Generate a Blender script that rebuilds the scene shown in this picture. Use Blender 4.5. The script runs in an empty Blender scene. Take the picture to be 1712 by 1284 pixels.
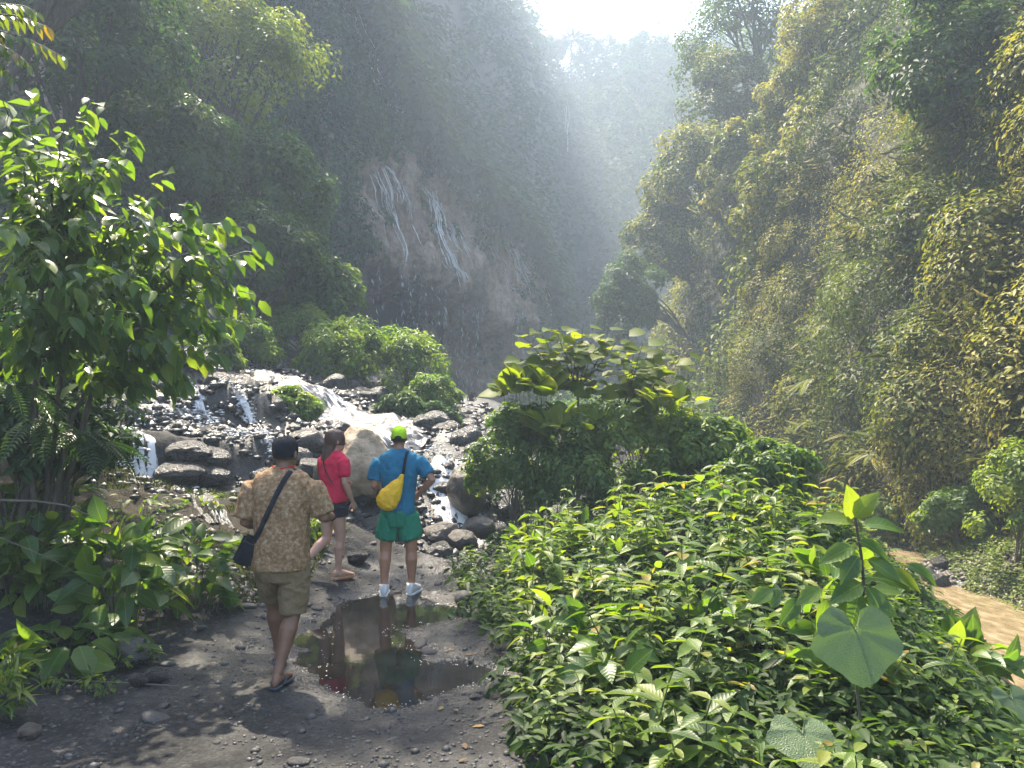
import bpy, bmesh, math, random
import numpy as np
from mathutils import Vector, Matrix
from mathutils.bvhtree import BVHTree

rng = np.random.default_rng(11)
random.seed(5)
R = math.radians
scene = bpy.context.scene
COL = scene.collection

# ------------------------------------------------------------------ camera
CAM_H, FPX = 1.88, 1293.0
PITCH = math.atan(48 / FPX)
cam_d = bpy.data.cameras.new('camera')
cam = bpy.data.objects.new('camera', cam_d)
COL.objects.link(cam)
cam_d.sensor_width = 36
cam_d.lens = 36 * FPX / 1712
cam_d.clip_start, cam_d.clip_end = 0.1, 2000
cam.location = (0, 0, CAM_H)
cam.rotation_euler = (math.pi / 2 + PITCH, 0, 0)
scene.camera = cam

# ------------------------------------------------------------------ sky and sun
SUN_EL, SUN_AZ = R(57), R(-24)          # azimuth clockwise from +Y
world = bpy.data.worlds.new('World')
scene.world = world
world.use_nodes = True
nt = world.node_tree
nt.nodes.clear()
sky = nt.nodes.new('ShaderNodeTexSky')
sky.sky_type = 'NISHITA'
sky.sun_disc = False
sky.sun_elevation = SUN_EL
sky.sun_rotation = SUN_AZ
sky.dust_density = 3.0
bg = nt.nodes.new('ShaderNodeBackground')
bg.inputs['Strength'].default_value = 0.15
wo = nt.nodes.new('ShaderNodeOutputWorld')
nt.links.new(sky.outputs[0], bg.inputs['Color'])
nt.links.new(bg.outputs[0], wo.inputs['Surface'])

sun_d = bpy.data.lights.new('sun', 'SUN')
sun_d.energy = 5.0
sun_d.angle = R(0.5)
sun_d.color = (1.0, 0.88, 0.69)
sun = bpy.data.objects.new('sun', sun_d)
COL.objects.link(sun)
sdir = Vector((math.sin(SUN_AZ) * math.cos(SUN_EL), math.cos(SUN_AZ) * math.cos(SUN_EL), math.sin(SUN_EL)))
sun.rotation_euler = sdir.to_track_quat('Z', 'Y').to_euler()
sun.location = (0, 0, 120)

vs = scene.view_settings
vs.view_transform = 'Standard'
vs.look = 'None'
vs.exposure = 2.12
vs.gamma = 1
vs.use_curve_mapping = False
cy = scene.cycles
cy.use_denoising = True
cy.max_bounces = 6
cy.diffuse_bounces = 3
cy.glossy_bounces = 3
cy.transmission_bounces = 4
cy.transparent_max_bounces = 6
cy.volume_bounces = 1
cy.use_adaptive_sampling = True
cy.adaptive_threshold = 0.02
cy.caustics_reflective = False
cy.caustics_refractive = False
cy.sample_clamp_indirect = 4

# ------------------------------------------------------------------ helpers
def ray(px, py):
    """Direction (y = 1) of the view through a point of the photograph."""
    cx, cyy = (px - 856) / FPX, -(py - 642) / FPX
    y = math.cos(PITCH) - math.sin(PITCH) * cyy
    z = math.sin(PITCH) + math.cos(PITCH) * cyy
    return Vector((cx / y, 1.0, z / y))

def P(px, py, d):
    v = ray(px, py) * d
    return Vector((v.x, v.y, v.z + CAM_H))

def norm(a):
    return a / np.maximum(np.linalg.norm(a, axis=-1, keepdims=True), 1e-9)

def vnoise(p, seed=0):
    p = np.asarray(p, dtype=np.float64)
    pi = np.floor(p).astype(np.int64)
    f = p - pi
    f = f * f * (3 - 2 * f)
    out = 0
    for dx in (0, 1):
        wx = f[..., 0] if dx else 1 - f[..., 0]
        for dy in (0, 1):
            wy = f[..., 1] if dy else 1 - f[..., 1]
            for dz in (0, 1):
                wz = f[..., 2] if dz else 1 - f[..., 2]
                h = ((pi[..., 0] + dx) * 374761393 + (pi[..., 1] + dy) * 668265263 + (pi[..., 2] + dz) * 1440662683 + seed * 1274126177) & 0xffffffff
                h = ((h ^ (h >> 13)) * 1274126177) & 0xffffffff
                h = ((h ^ (h >> 15)) * 2246822519) & 0xffffffff
                h = h ^ (h >> 16)
                out = out + wx * wy * wz * (h / 4294967295.0)
    return out * 2 - 1

def fbm(p, octv=4, seed=0, gain=0.5):
    p = np.asarray(p, dtype=np.float64)
    a, s, t = 1.0, 0.0, 0.0
    for i in range(octv):
        s = s + a * vnoise(p, seed + i * 17)
        t += a
        a *= gain
        p = p * 2.03 + 13.7
    return s / t

def sstep(a, b, x):
    t = np.clip((x - a) / (b - a), 0, 1)
    return t * t * (3 - 2 * t)

def st3(a, b, c=None):
    a, b = np.broadcast_arrays(np.asarray(a, float), np.asarray(b, float))
    c = np.zeros_like(a) if c is None else np.broadcast_to(np.asarray(c, float), a.shape)
    return np.stack([a, b, c], -1)

def tag(o, label=None, cat=None, group=None, kind=None):
    if label: o['label'] = label
    if cat: o['category'] = cat
    if group: o['group'] = group
    if kind: o['kind'] = kind
    return o

def link(name, data, mat=None, parent=None):
    o = bpy.data.objects.new(name, data)
    COL.objects.link(o)
    if mat is not None and data is not None and not data.materials:
        data.materials.append(mat)
    if parent is not None: o.parent = parent
    return o

def empty(name, loc, label, cat, group=None, rz=0, kind=None):
    o = bpy.data.objects.new(name, None)
    COL.objects.link(o)
    o.empty_display_size = 0.1
    o.location = loc
    o.rotation_euler = (0, 0, rz)
    return tag(o, label, cat, group, kind)

def np_mesh(name, V, F, smooth=False, attrs=None):
    """V (n,3), F (m,3) or (m,4) int arrays -> mesh datablock."""
    V = np.ascontiguousarray(V, dtype=np.float32)
    F = np.ascontiguousarray(F, dtype=np.int32)
    me = bpy.data.meshes.new(name)
    k = F.shape[1]
    me.vertices.add(len(V))
    me.vertices.foreach_set('co', V.ravel())
    me.loops.add(F.size)
    me.loops.foreach_set('vertex_index', F.ravel())
    me.polygons.add(len(F))
    me.polygons.foreach_set('loop_start', np.arange(0, F.size, k, dtype=np.int32))
    if smooth:
        me.polygons.foreach_set('use_smooth', np.ones(len(F), dtype=bool))
    for an, av in (attrs or {}).items():
        at = me.attributes.new(an, 'FLOAT', 'POINT')
        at.data.foreach_set('value', np.ascontiguousarray(av, dtype=np.float32))
    me.update(calc_edges=True)
    return me

def grid_faces(nu, nv):
    i = np.arange(nu - 1)[:, None] * nv + np.arange(nv - 1)[None, :]
    i = i.ravel()
    return np.stack([i, i + nv, i + nv + 1, i + 1], 1)

class TubeSet:
    """Tapered tubes along polylines, joined into one mesh."""
    def __init__(self): self.V, self.F, self.n = [], [], 0
    def add(self, pts, r0, r1, sides=6):
        pts = [Vector(p) for p in pts]
        m = len(pts)
        for i, p in enumerate(pts):
            t = (pts[min(i + 1, m - 1)] - pts[max(i - 1, 0)])
            t.normalize()
            a = t.cross(Vector((0.3, 0.2, 1)) if abs(t.z) < 0.9 else Vector((1, 0.1, 0))).normalized()
            b = t.cross(a)
            r = r0 + (r1 - r0) * i / max(1, m - 1)
            for k in range(sides):
                an = 2 * math.pi * k / sides
                self.V.append(p + (a * math.cos(an) + b * math.sin(an)) * r)
        for i in range(m - 1):
            for k in range(sides):
                k2 = (k + 1) % sides
                o = self.n + i * sides
                self.F.append((o + k, o + k2, o + sides + k2, o + sides + k))
        self.n += m * sides
        return self
    def mesh(self, name):
        return np_mesh(name, np.array([tuple(v) for v in self.V]), np.array(self.F), smooth=True)

def bend(a, b, sag=0.0, n=5, jit=0.0):
    """Curved polyline from a to b; sag lifts the middle."""
    a, b = Vector(a), Vector(b)
    out = []
    for i in range(n):
        t = i / (n - 1)
        p = a.lerp(b, t)
        p.z += sag * 4 * t * (1 - t)
        if 0 < i < n - 1 and jit:
            p += Vector((random.uniform(-jit, jit), random.uniform(-jit, jit), random.uniform(-jit, jit)))
        out.append(p)
    return out

# leaf templates: rows of (t along, s across, n out of plane), triangles
RHOMB = (np.array([(0, 0, 0), (.42, .5, .10), (1, 0, -.12), (.42, -.5, .10)]), np.array([(0, 2, 1), (0, 3, 2)]))
OVAL = (np.array([(0, 0, 0), (.22, .38, .05), (.62, .42, .03), (1, 0, -.16), (.62, -.42, .03), (.22, -.38, .05), (.45, 0, -.02)]),
        np.array([(0, 6, 1), (1, 6, 2), (2, 6, 3), (3, 6, 4), (4, 6, 5), (5, 6, 0)]))
BLADE = (np.array([(0, 0, 0), (.5, .5, .0), (1, 0, -.35), (.5, -.5, 0)]), np.array([(0, 2, 1), (0, 3, 2)]))

def leaf_cloud(name, c, ax, nr, L, W, tint, tmpl=RHOMB, mat=None, parent=None):
    T, F = tmpl
    n, k = len(c), len(T)
    lat = np.cross(nr, ax)
    V = (c[:, None, :] + (T[None, :, 0] * L[:, None])[..., None] * ax[:, None, :]
         + (T[None, :, 1] * W[:, None])[..., None] * lat[:, None, :]
         + (T[None, :, 2] * L[:, None])[..., None] * nr[:, None, :])
    FF = (F[None] + (np.arange(n) * k)[:, None, None]).reshape(-1, 3)
    me = np_mesh(name, V.reshape(-1, 3), FF, attrs={'tint': np.repeat(tint, k)})
    return link(name, me, mat, parent)

def unit(n):
    return norm(rng.normal(size=(n, 3)))

def orient(nr, droop=0.5, jit=0.5):
    """Leaf axis and normal from a rough normal: the axis hangs downwards by droop."""
    n = len(nr)
    nr = norm(nr + unit(n) * jit)
    ax = unit(n)
    ax[:, 2] -= droop
    ax = ax - nr * np.sum(ax * nr, 1, keepdims=True)
    return norm(ax), nr

def clump_leaves(C, Rad, n, out=None, L=.12, Lv=.35, wr=.5, droop=.6, up=.5, tint=None, tj=.22, inner=.55, jit=.55):
    """Leaves spread over lumps with centres C and radii Rad; returns arrays for leaf_cloud."""
    C = np.asarray(C, float)
    m = len(C)
    Rad = np.broadcast_to(np.asarray(Rad, float).reshape(-1, 1) if np.ndim(Rad) < 2 else np.asarray(Rad, float), (m, 3) if np.ndim(Rad) == 2 else (m, 1))
    cnt = np.broadcast_to(np.asarray(n, int), (m,))
    idx = np.repeat(np.arange(m), cnt)
    N = len(idx)
    d = unit(N)
    if out is not None: d = norm(d + np.asarray(out)[idx] * 0.9)
    d[:, 2] += up * .3
    d = norm(d)
    pos = C[idx] + d * Rad[idx] * rng.uniform(inner, 1.1, (N, 1))
    ax, nr = orient(d + np.array([0, 0, up]), droop, jit)
    LL = L * rng.uniform(1 - Lv, 1 + Lv, N)
    tb = rng.uniform(.2, .8, m) if tint is None else np.broadcast_to(np.asarray(tint, float), (m,))
    tt = np.clip(tb[idx] + rng.normal(0, tj, N), 0, 1)
    return pos, ax, nr, LL, LL * wr, tt

def cat_leaves(*ls):
    return [np.concatenate([l[i] for l in ls]) for i in range(6)]

# ------------------------------------------------------------------ materials
def new_mat(name):
    m = bpy.data.materials.new(name)
    m.use_nodes = True
    n = m.node_tree.nodes
    b = n['Principled BSDF']
    return m, m.node_tree, n, b

def N_(t, typ, **kw):
    nd = t.nodes.new(typ)
    for k, v in kw.items():
        if k.startswith('i_'):
            nd.inputs[k[2:].replace('_', ' ')].default_value = v
        else:
            setattr(nd, k, v)
    return nd

def ramp(t, fac, stops):
    r = t.nodes.new('ShaderNodeValToRGB')
    e = r.color_ramp.elements
    while len(e) < len(stops): e.new(0.5)
    for el, (p, c) in zip(e, stops):
        el.position = p
        el.color = (*c, 1)
    t.links.new(fac, r.inputs[0])
    return r.outputs[0]

def math_(t, op, a, b=None, clamp=False):
    m = t.nodes.new('ShaderNodeMath')
    m.operation = op
    m.use_clamp = clamp
    for i, v in enumerate((a, b)):
        if v is None: continue
        if isinstance(v, (int, float)): m.inputs[i].default_value = v
        else: t.links.new(v, m.inputs[i])
    return m.outputs[0]

def mixc(t, fac, a, b, mode='MIX'):
    m = t.nodes.new('ShaderNodeMix')
    m.data_type = 'RGBA'
    m.blend_type = mode
    for s, v in ((0, fac), (6, a), (7, b)):
        if isinstance(v, (int, float)): m.inputs[s].default_value = v
        elif isinstance(v, tuple): m.inputs[s].default_value = (*v, 1)
        else: t.links.new(v, m.inputs[s])
    return m.outputs[2]

def leaf_mat(name, stops, trans=.4, rough=.42, spec=.45, source='attr', veins=False, tcol=(1.0, 1.25, .45)):
    m, t, n, b = new_mat(name)
    if source == 'attr':
        a = N_(t, 'ShaderNodeAttribute', attribute_name='tint')
        fac = a.outputs['Fac']
    else:
        fac = N_(t, 'ShaderNodeObjectInfo').outputs['Random']
    col = ramp(t, fac, stops)
    if veins:
        tc = N_(t, 'ShaderNodeTexCoord')
        sp = N_(t, 'ShaderNodeSeparateXYZ')
        t.links.new(tc.outputs['Object'], sp.inputs[0])
        ay = math_(t, 'ABSOLUTE', sp.outputs['Y'])
        ph = math_(t, 'SUBTRACT', sp.outputs['X'], math_(t, 'MULTIPLY', ay, .8))
        w = math_(t, 'SINE', math_(t, 'MULTIPLY', ph, 27.0))
        w = math_(t, 'POWER', math_(t, 'ABSOLUTE', w), 6.0)
        mid = math_(t, 'LESS_THAN', ay, .014)
        side = math_(t, 'GREATER_THAN', w, .8)
        vv = math_(t, 'MAXIMUM', mid, math_(t, 'MULTIPLY', side, .14))
        col = mixc(t, math_(t, 'MULTIPLY', vv, .45), col, (.20, .30, .08))
        nz = N_(t, 'ShaderNodeTexNoise', i_Scale=9.0, i_Detail=3.0)
        t.links.new(tc.outputs['Object'], nz.inputs['Vector'])
        col = mixc(t, math_(t, 'MULTIPLY', nz.outputs[0], .55), col, mixc(t, 1.0, col, (.55, .6, .5), 'MULTIPLY'))
        bp = N_(t, 'ShaderNodeBump', i_Strength=.2, i_Distance=.006)
        t.links.new(w, bp.inputs['Height'])
        t.links.new(bp.outputs[0], b.inputs['Normal'])
    t.links.new(col, b.inputs['Base Color'])
    b.inputs['Roughness'].default_value = rough
    b.inputs['Specular IOR Level'].default_value = spec
    tr = N_(t, 'ShaderNodeBsdfTranslucent')
    t.links.new(mixc(t, 1.0, col, tcol, 'MULTIPLY'), tr.inputs[0])
    mx = N_(t, 'ShaderNodeMixShader')
    mx.inputs[0].default_value = trans
    t.links.new(b.outputs[0], mx.inputs[1])
    t.links.new(tr.outputs[0], mx.inputs[2])
    t.links.new(mx.outputs[0], n['Material Output'].inputs['Surface'])
    return m

def noise_mat(name, stops, scale=6.0, rough=(.6, .9), bump=.5, bscale=25.0, dist=.03, stretch=(1, 1, 1), spec=.5, coords='Object', detail=6.0):
    m, t, n, b = new_mat(name)
    tc = N_(t, 'ShaderNodeTexCoord')
    mp = N_(t, 'ShaderNodeMapping')
    mp.inputs['Scale'].default_value = stretch
    t.links.new(tc.outputs[coords], mp.inputs[0])
    nz = N_(t, 'ShaderNodeTexNoise', i_Scale=scale, i_Detail=detail, i_Roughness=.62)
    t.links.new(mp.outputs[0], nz.inputs['Vector'])
    nb = N_(t, 'ShaderNodeTexNoise', i_Scale=bscale, i_Detail=5.0, i_Roughness=.65)
    t.links.new(mp.outputs[0], nb.inputs['Vector'])
    t.links.new(ramp(t, nz.outputs[0], stops), b.inputs['Base Color'])
    mr = N_(t, 'ShaderNodeMapRange')
    mr.inputs['From Min'].default_value, mr.inputs['From Max'].default_value = .35, .65
    mr.inputs['To Min'].default_value, mr.inputs['To Max'].default_value = rough
    t.links.new(nb.outputs[0], mr.inputs['Value'])
    t.links.new(mr.outputs[0], b.inputs['Roughness'])
    b.inputs['Specular IOR Level'].default_value = spec
    bp = N_(t, 'ShaderNodeBump', i_Strength=bump, i_Distance=dist)
    t.links.new(nb.outputs[0], bp.inputs['Height'])
    t.links.new(bp.outputs[0], b.inputs['Normal'])
    return m

# leaves
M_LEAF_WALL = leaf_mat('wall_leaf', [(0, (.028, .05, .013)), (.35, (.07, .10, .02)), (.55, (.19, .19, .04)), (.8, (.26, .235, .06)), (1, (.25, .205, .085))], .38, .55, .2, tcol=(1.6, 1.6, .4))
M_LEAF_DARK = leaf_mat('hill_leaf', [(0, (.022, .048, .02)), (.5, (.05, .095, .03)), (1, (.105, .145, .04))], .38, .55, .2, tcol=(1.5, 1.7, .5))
M_LEAF_TREE = leaf_mat('tree_leaf', [(0, (.04, .07, .02)), (.5, (.09, .135, .03)), (1, (.17, .19, .045))], .45, .55, .2, tcol=(1.6, 1.7, .45))
M_LEAF_FAR = leaf_mat('far_leaf', [(0, (.015, .03, .015)), (.5, (.03, .06, .025)), (1, (.06, .09, .03))], .3, .75, .05)
M_LEAF_MID = leaf_mat('shrub_leaf', [(0, (.035, .08, .018)), (.5, (.08, .15, .028)), (1, (.16, .21, .04))], .5, .45, .3, tcol=(2.1, 2.0, .45))
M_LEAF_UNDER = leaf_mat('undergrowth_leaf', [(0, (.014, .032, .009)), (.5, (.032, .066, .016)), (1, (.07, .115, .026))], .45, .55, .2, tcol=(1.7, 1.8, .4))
M_LEAF_GROUNDCOVER = leaf_mat('groundcover_leaf', [(0, (.06, .10, .02)), (.5, (.13, .17, .03)), (1, (.2, .21, .05))], .4, .5, .3)
M_LEAF_BIG = leaf_mat('broad_leaf', [(0, (.04, .09, .025)), (.5, (.075, .145, .03)), (.8, (.12, .19, .035)), (1, (.17, .22, .04))], .52, .36, .4, 'obj', True, tcol=(2.3, 2.2, .5))
M_LEAF_BIG_CLOUD = leaf_mat('broad_leaf_mass', [(0, (.04, .09, .025)), (.5, (.075, .14, .03)), (1, (.14, .2, .035))], .45, .34, .5, tcol=(2.3, 2.2, .5))
M_LEAF_HERB = leaf_mat('herb_leaf', [(0, (.035, .075, .018)), (.4, (.07, .125, .022)), (.75, (.125, .185, .03)), (.95, (.21, .225, .045)), (1, (.24, .16, .05))], .45, .42, .3, 'obj', True, tcol=(2.0, 2.0, .45))
M_LEAF_ROUND = leaf_mat('round_leaf', [(0, (.08, .13, .02)), (.5, (.13, .19, .025)), (1, (.19, .22, .03))], .62, .5, .2, 'obj', True, tcol=(1.9, 1.7, .3))
M_LEAF_HEART = leaf_mat('heart_leaf', [(0, (.10, .155, .07)), (1, (.125, .18, .08))], .3, .5, .35, 'obj', False)
M_LEAF_LIME = leaf_mat('lime_leaf', [(0, (.07, .12, .02)), (.5, (.12, .18, .03)), (1, (.2, .24, .05))], .5, .42, .3, 'obj', True, tcol=(1.6, 1.6, .35))
M_LEAF_RED = leaf_mat('young_leaf', [(0, (.07, .13, .03)), (.75, (.11, .16, .03)), (1, (.18, .12, .03))], .5, .4, .4, 'obj', True, tcol=(1.8, 1.5, .4))
M_FERN = leaf_mat('fern_leaf', [(0, (.11, .15, .04)), (.5, (.18, .20, .06)), (1, (.27, .25, .10))], .4, .5, .3, 'obj', tcol=(1.4, 1.4, .5))
M_FERN_GREEN = leaf_mat('fern_green_leaf', [(0, (.03, .06, .02)), (1, (.06, .10, .03))], .35, .45, .4, 'obj')
M_GRASS = leaf_mat('grass_blade', [(0, (.05, .07, .02)), (.6, (.11, .12, .03)), (1, (.18, .15, .06))], .35, .7, .1)
# wood, soil and stone
M_BARK = noise_mat('bark', [(.3, (.035, .03, .024)), (.7, (.11, .095, .075))], 8, (.7, .95), .6, 30, .02, (3, 3, .6))
M_BARK_PALE = noise_mat('pale_bark', [(.3, (.15, .14, .12)), (.7, (.3, .28, .24))], 8, (.7, .95), .4, 30, .02, (3, 3, .6))
M_STEM = noise_mat('green_stem', [(.3, (.05, .08, .02)), (.7, (.10, .13, .04))], 8, (.5, .7), .2, 30, .005)
M_TWIG = noise_mat('twig', [(.3, (.05, .04, .03)), (.7, (.13, .11, .08))], 10, (.6, .9), .3, 40, .005)
M_SOIL = noise_mat('slope_soil', [(.3, (.012, .014, .008)), (.55, (.03, .032, .015)), (.75, (.07, .055, .03))], .8, (.8, .95), .8, 4, .15)
M_ROCK_WET = noise_mat('wet_rock', [(.3, (.008, .008, .009)), (.55, (.02, .019, .019)), (.75, (.055, .05, .046))], 3.5, (.16, .45), .7, 9, .06)
M_ROCK_DRY = noise_mat('grey_stone', [(.3, (.018, .017, .017)), (.55, (.042, .040, .038)), (.75, (.10, .095, .088))], 5, (.45, .8), .5, 16, .03)
M_ROCK_TAN = noise_mat('tan_boulder_stone', [(.28, (.14, .092, .052)), (.5, (.36, .26, .16)), (.72, (.5, .40, .28))], 2.2, (.45, .75), .8, 9, .05)
M_ROCK_BROWN = noise_mat('brown_boulder_stone', [(.3, (.03, .026, .022)), (.55, (.085, .07, .055)), (.75, (.17, .13, .09))], 2.2, (.3, .6), .7, 9, .05)
# ================================================================== LAND
# smooth height field through surveyed points (thin plate spline), plus relief
CTRL = [(-4.5, 1, .0), (-2.7, 3, 0), (-1, 2, 0), (-1, 4, 0), (.2, 3, 0), (-3, 5, .02), (-1.5, 5, 0), (-.2, 5, 0), (-2, 7, 0), (-.5, 7, 0),
        (-1.5, 9, 0), (-.3, 9, 0), (-1.3, 10.4, .02), (.1, 10.4, .02), (-3.4, 5.6, .05), (-4, 7, .25), (-4.6, 8, .5), (-3.1, 8.4, .3),
        (-4, 9.4, .72), (-3.2, 9.8, .55), (-2.2, 10, .25), (-5.2, 11, 1.65), (-4.3, 10.5, .9), (-3.6, 11.6, 1.15), (-2.5, 12, .85), (-3, 14, 1.6),
        (-4.6, 14, 2.3), (-7, 16, 3.0), (-9, 14, 3.4), (-8, 11, 2.3), (-7, 8, 1.2), (-7, 5, .8), (-6, 2, .6), (-6.4, 20, 3.2), (-4, 18, 2.4), (-2, 16, 1.6),
        (-1.1, 13, .9), (-.8, 18, 1.55), (1, 15, 1.1), (1.1, 12.2, .3), (0, 11.8, .05), (-.9, 11.6, .05), (.3, 13, .45), (2.2, 12, .9), (1.6, 9, .5),
        (2.6, 7.5, .5), (1.3, 6, .2), (1.1, 4.3, .05), (2.3, 4.3, .08), (2.9, 5.4, .1), (3.7, 8, .28), (3.5, 10, .6), (4.0, 12, .55),
        (2, 2, 0), (3.6, 3, -.6), (3.7, 5.2, -.8), (5.2, 7, -1.3), (4.6, 5.2, -1.2), (5.5, 3, -1.3), (6.1, 9.5, -1.35), (6.6, 12, -1.35), (7.4, 15.5, -1.35), (5.2, 13, -.2),
        (5.8, 17, -.5), (7.4, 20, -1.3), (7.5, 10.6, -.8), (7.6, 12.4, -.72), (8.2, 14.2, -.6), (9.3, 16.4, -.3), (9, 8, -.6), (9, 4, -.6), (10, 12, .2),
        (8.6, 22, -.4), (6, 30, .2), (3, 22, 1.1), (0, 30, 2), (-5, 30, 3.4), (-12, 30, 6), (0, 50, 2), (-8, 45, 3), (5, 50, 1), (9, 50, 1), (12, 30, 1.5), (-14, 20, 5.5), (-12, 8, 3),
        (-14, 1, 2), (13, 1, 0), (-20, 60, 4), (15, 70, 2), (0, 75, 2), (13, 50, 2)]
_c = np.array(CTRL, float)
def _phi(r2):
    return np.where(r2 > 1e-12, .5 * r2 * np.log(np.maximum(r2, 1e-12)), 0)
_n = len(_c)
_A = np.zeros((_n + 3, _n + 3))
_A[:_n, :_n] = _phi(((_c[:, None, :2] - _c[None, :, :2]) ** 2).sum(-1)) + np.eye(_n) * .02
_A[:_n, _n] = 1; _A[:_n, _n + 1:] = _c[:, :2]
_A[_n, :_n] = 1; _A[_n + 1:, :_n] = _c[:, :2].T
_w = np.linalg.solve(_A, np.concatenate([_c[:, 2], np.zeros(3)]))

# puddle outline on the path (world x, y)
PUD = np.array([tuple((P(px, py, 1) - Vector((0, 0, CAM_H))) * (CAM_H / -ray(px, py).z))[:2] for px, py in
      [(575, 1000), (640, 990), (705, 1006), (785, 1008), (806, 1026), (730, 1034), (660, 1040), (640, 1055), (690, 1076), (712, 1102),
       (770, 1098), (838, 1106), (836, 1124), (750, 1146), (690, 1168), (625, 1172), (570, 1150), (541, 1112), (546, 1060), (566, 1024)]])

def poly_sd(x, y, poly):
    """Signed distance to a polygon (negative inside)."""
    p = np.stack([x, y], -1).reshape(-1, 1, 2)
    a, b = poly[None], np.roll(poly, -1, 0)[None]
    ab = b - a
    t = np.clip(((p - a) * ab).sum(-1) / (ab ** 2).sum(-1), 0, 1)
    d = np.sqrt((((a + ab * t[..., None]) - p) ** 2).sum(-1)).min(1)
    cond = (a[..., 1] > p[..., 1]) != (b[..., 1] > p[..., 1])
    xi = a[..., 0] + (p[..., 1] - a[..., 1]) / np.where(ab[..., 1] == 0, 1e-9, ab[..., 1]) * ab[..., 0]
    ins = (cond & (p[..., 0] < xi)).sum(1) % 2 == 1
    return np.where(ins, -d, d).reshape(np.shape(x))

def slope_mask(x, y):
    """1 on the stony cascade slope, 0 on the path and banks."""
    m = sstep(10.2, 11.4, y + .25 * (x + 2)) * sstep(1.6, .2, x) * sstep(30, 22, y)
    return m * sstep(-12, -9, x)

def path_mask(x, y):
    return sstep(-4.2, -3.0, x + .12 * (y - 5)) * sstep(1.5, .5, x) * sstep(11.6, 10.4, y)

def terrain(x, y, detail=True):
    x, y = np.asarray(x, float), np.asarray(y, float)
    sh = x.shape
    xf, yf = x.ravel(), y.ravel()
    z = np.empty(len(xf))
    for i in range(0, len(xf), 20000):
        s = slice(i, i + 20000)
        r2 = (xf[s, None] - _c[None, :, 0]) ** 2 + (yf[s, None] - _c[None, :, 1]) ** 2
        z[s] = _phi(r2) @ _w[:_n] + _w[_n] + _w[_n + 1] * xf[s] + _w[_n + 2] * yf[s]
    sm, pm = slope_mask(xf, yf), path_mask(xf, yf)
    p = st3(xf, yf)
    # rock steps on the left slope
    lm = sstep(-2.6, -3.6, xf) * sstep(9.9, 10.5, yf) * sstep(17, 14, yf)
    zz = z + .18 * fbm(p * .8, 3, 5)
    fr = zz / .75 - np.floor(zz / .75)
    z = z * (1 - lm) + lm * ((np.floor(zz / .75) + sstep(.62, .95, fr)) * .75 * .75 + .25 * zz)
    z = z + sm * (.22 * fbm(p * 1.3, 4, 9) + .10 * fbm(p * 4.5, 3, 21))
    if detail:
        z = z + (1 - pm) * (1 - sm) * (.10 * fbm(p * 2.2, 4, 31) + .05 * fbm(p * 7, 3, 33)) + (1 - pm) * (1 - sm) * sstep(-2.2, -3, xf) * sstep(7, 8, yf) * sstep(11.5, 10.5, yf) * (.10 * np.abs(fbm(p * 3.5, 4, 34)) + .05 * fbm(p * 11, 3, 35))
        sd = poly_sd(xf, yf, PUD)
        z = z + pm * (.016 * fbm(p * 3.2, 4, 40) + .006 * fbm(p * 14, 2, 41) + .02 * sstep(-.1, .6, sd) - .02)
        z = z - pm * sstep(.05, -.14, sd + .10 * fbm(p * 4.5, 3, 44)) * .05
        z = z - .008 * pm * sstep(.1, .6, fbm(p * 1.1 + 5, 3, 46)) * sstep(-2.6, -1.4, xf) * sstep(4.4, 5.6, yf)
    return z.reshape(sh)

rows = np.concatenate([np.geomspace(2.6, 14, 330), np.geomspace(14.15, 78, 110)])
cols = np.linspace(-1.15, 1.05, 250)
YY = np.repeat(rows[:, None], len(cols), 1)
XX = cols[None, :] * (YY + 2.2)
ZZ = terrain(XX, YY)
xf, yf = XX.ravel(), YY.ravel()
pm = path_mask(xf, yf)
zl = ZZ.ravel()
p3 = st3(xf, yf)
wet = pm * np.clip(sstep(.012, -.03, zl) * .9 + .45 * sstep(.0, .5, fbm(p3 * 1.4, 3, 60)) * sstep(-3.2, -2.2, xf) * sstep(4.8, 5.6, yf), 0, 1)
wet = np.maximum(wet, pm * sstep(.32, .02, poly_sd(xf, yf, PUD) + .12 * fbm(p3 * 3, 3, 64)))
wet = np.maximum(wet, slope_mask(xf, yf) * (.65 + .35 * fbm(p3 * 1.1, 2, 61)))
wet = np.maximum(wet, sstep(-.62, -.86, zl) * (xf > 3))

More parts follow.
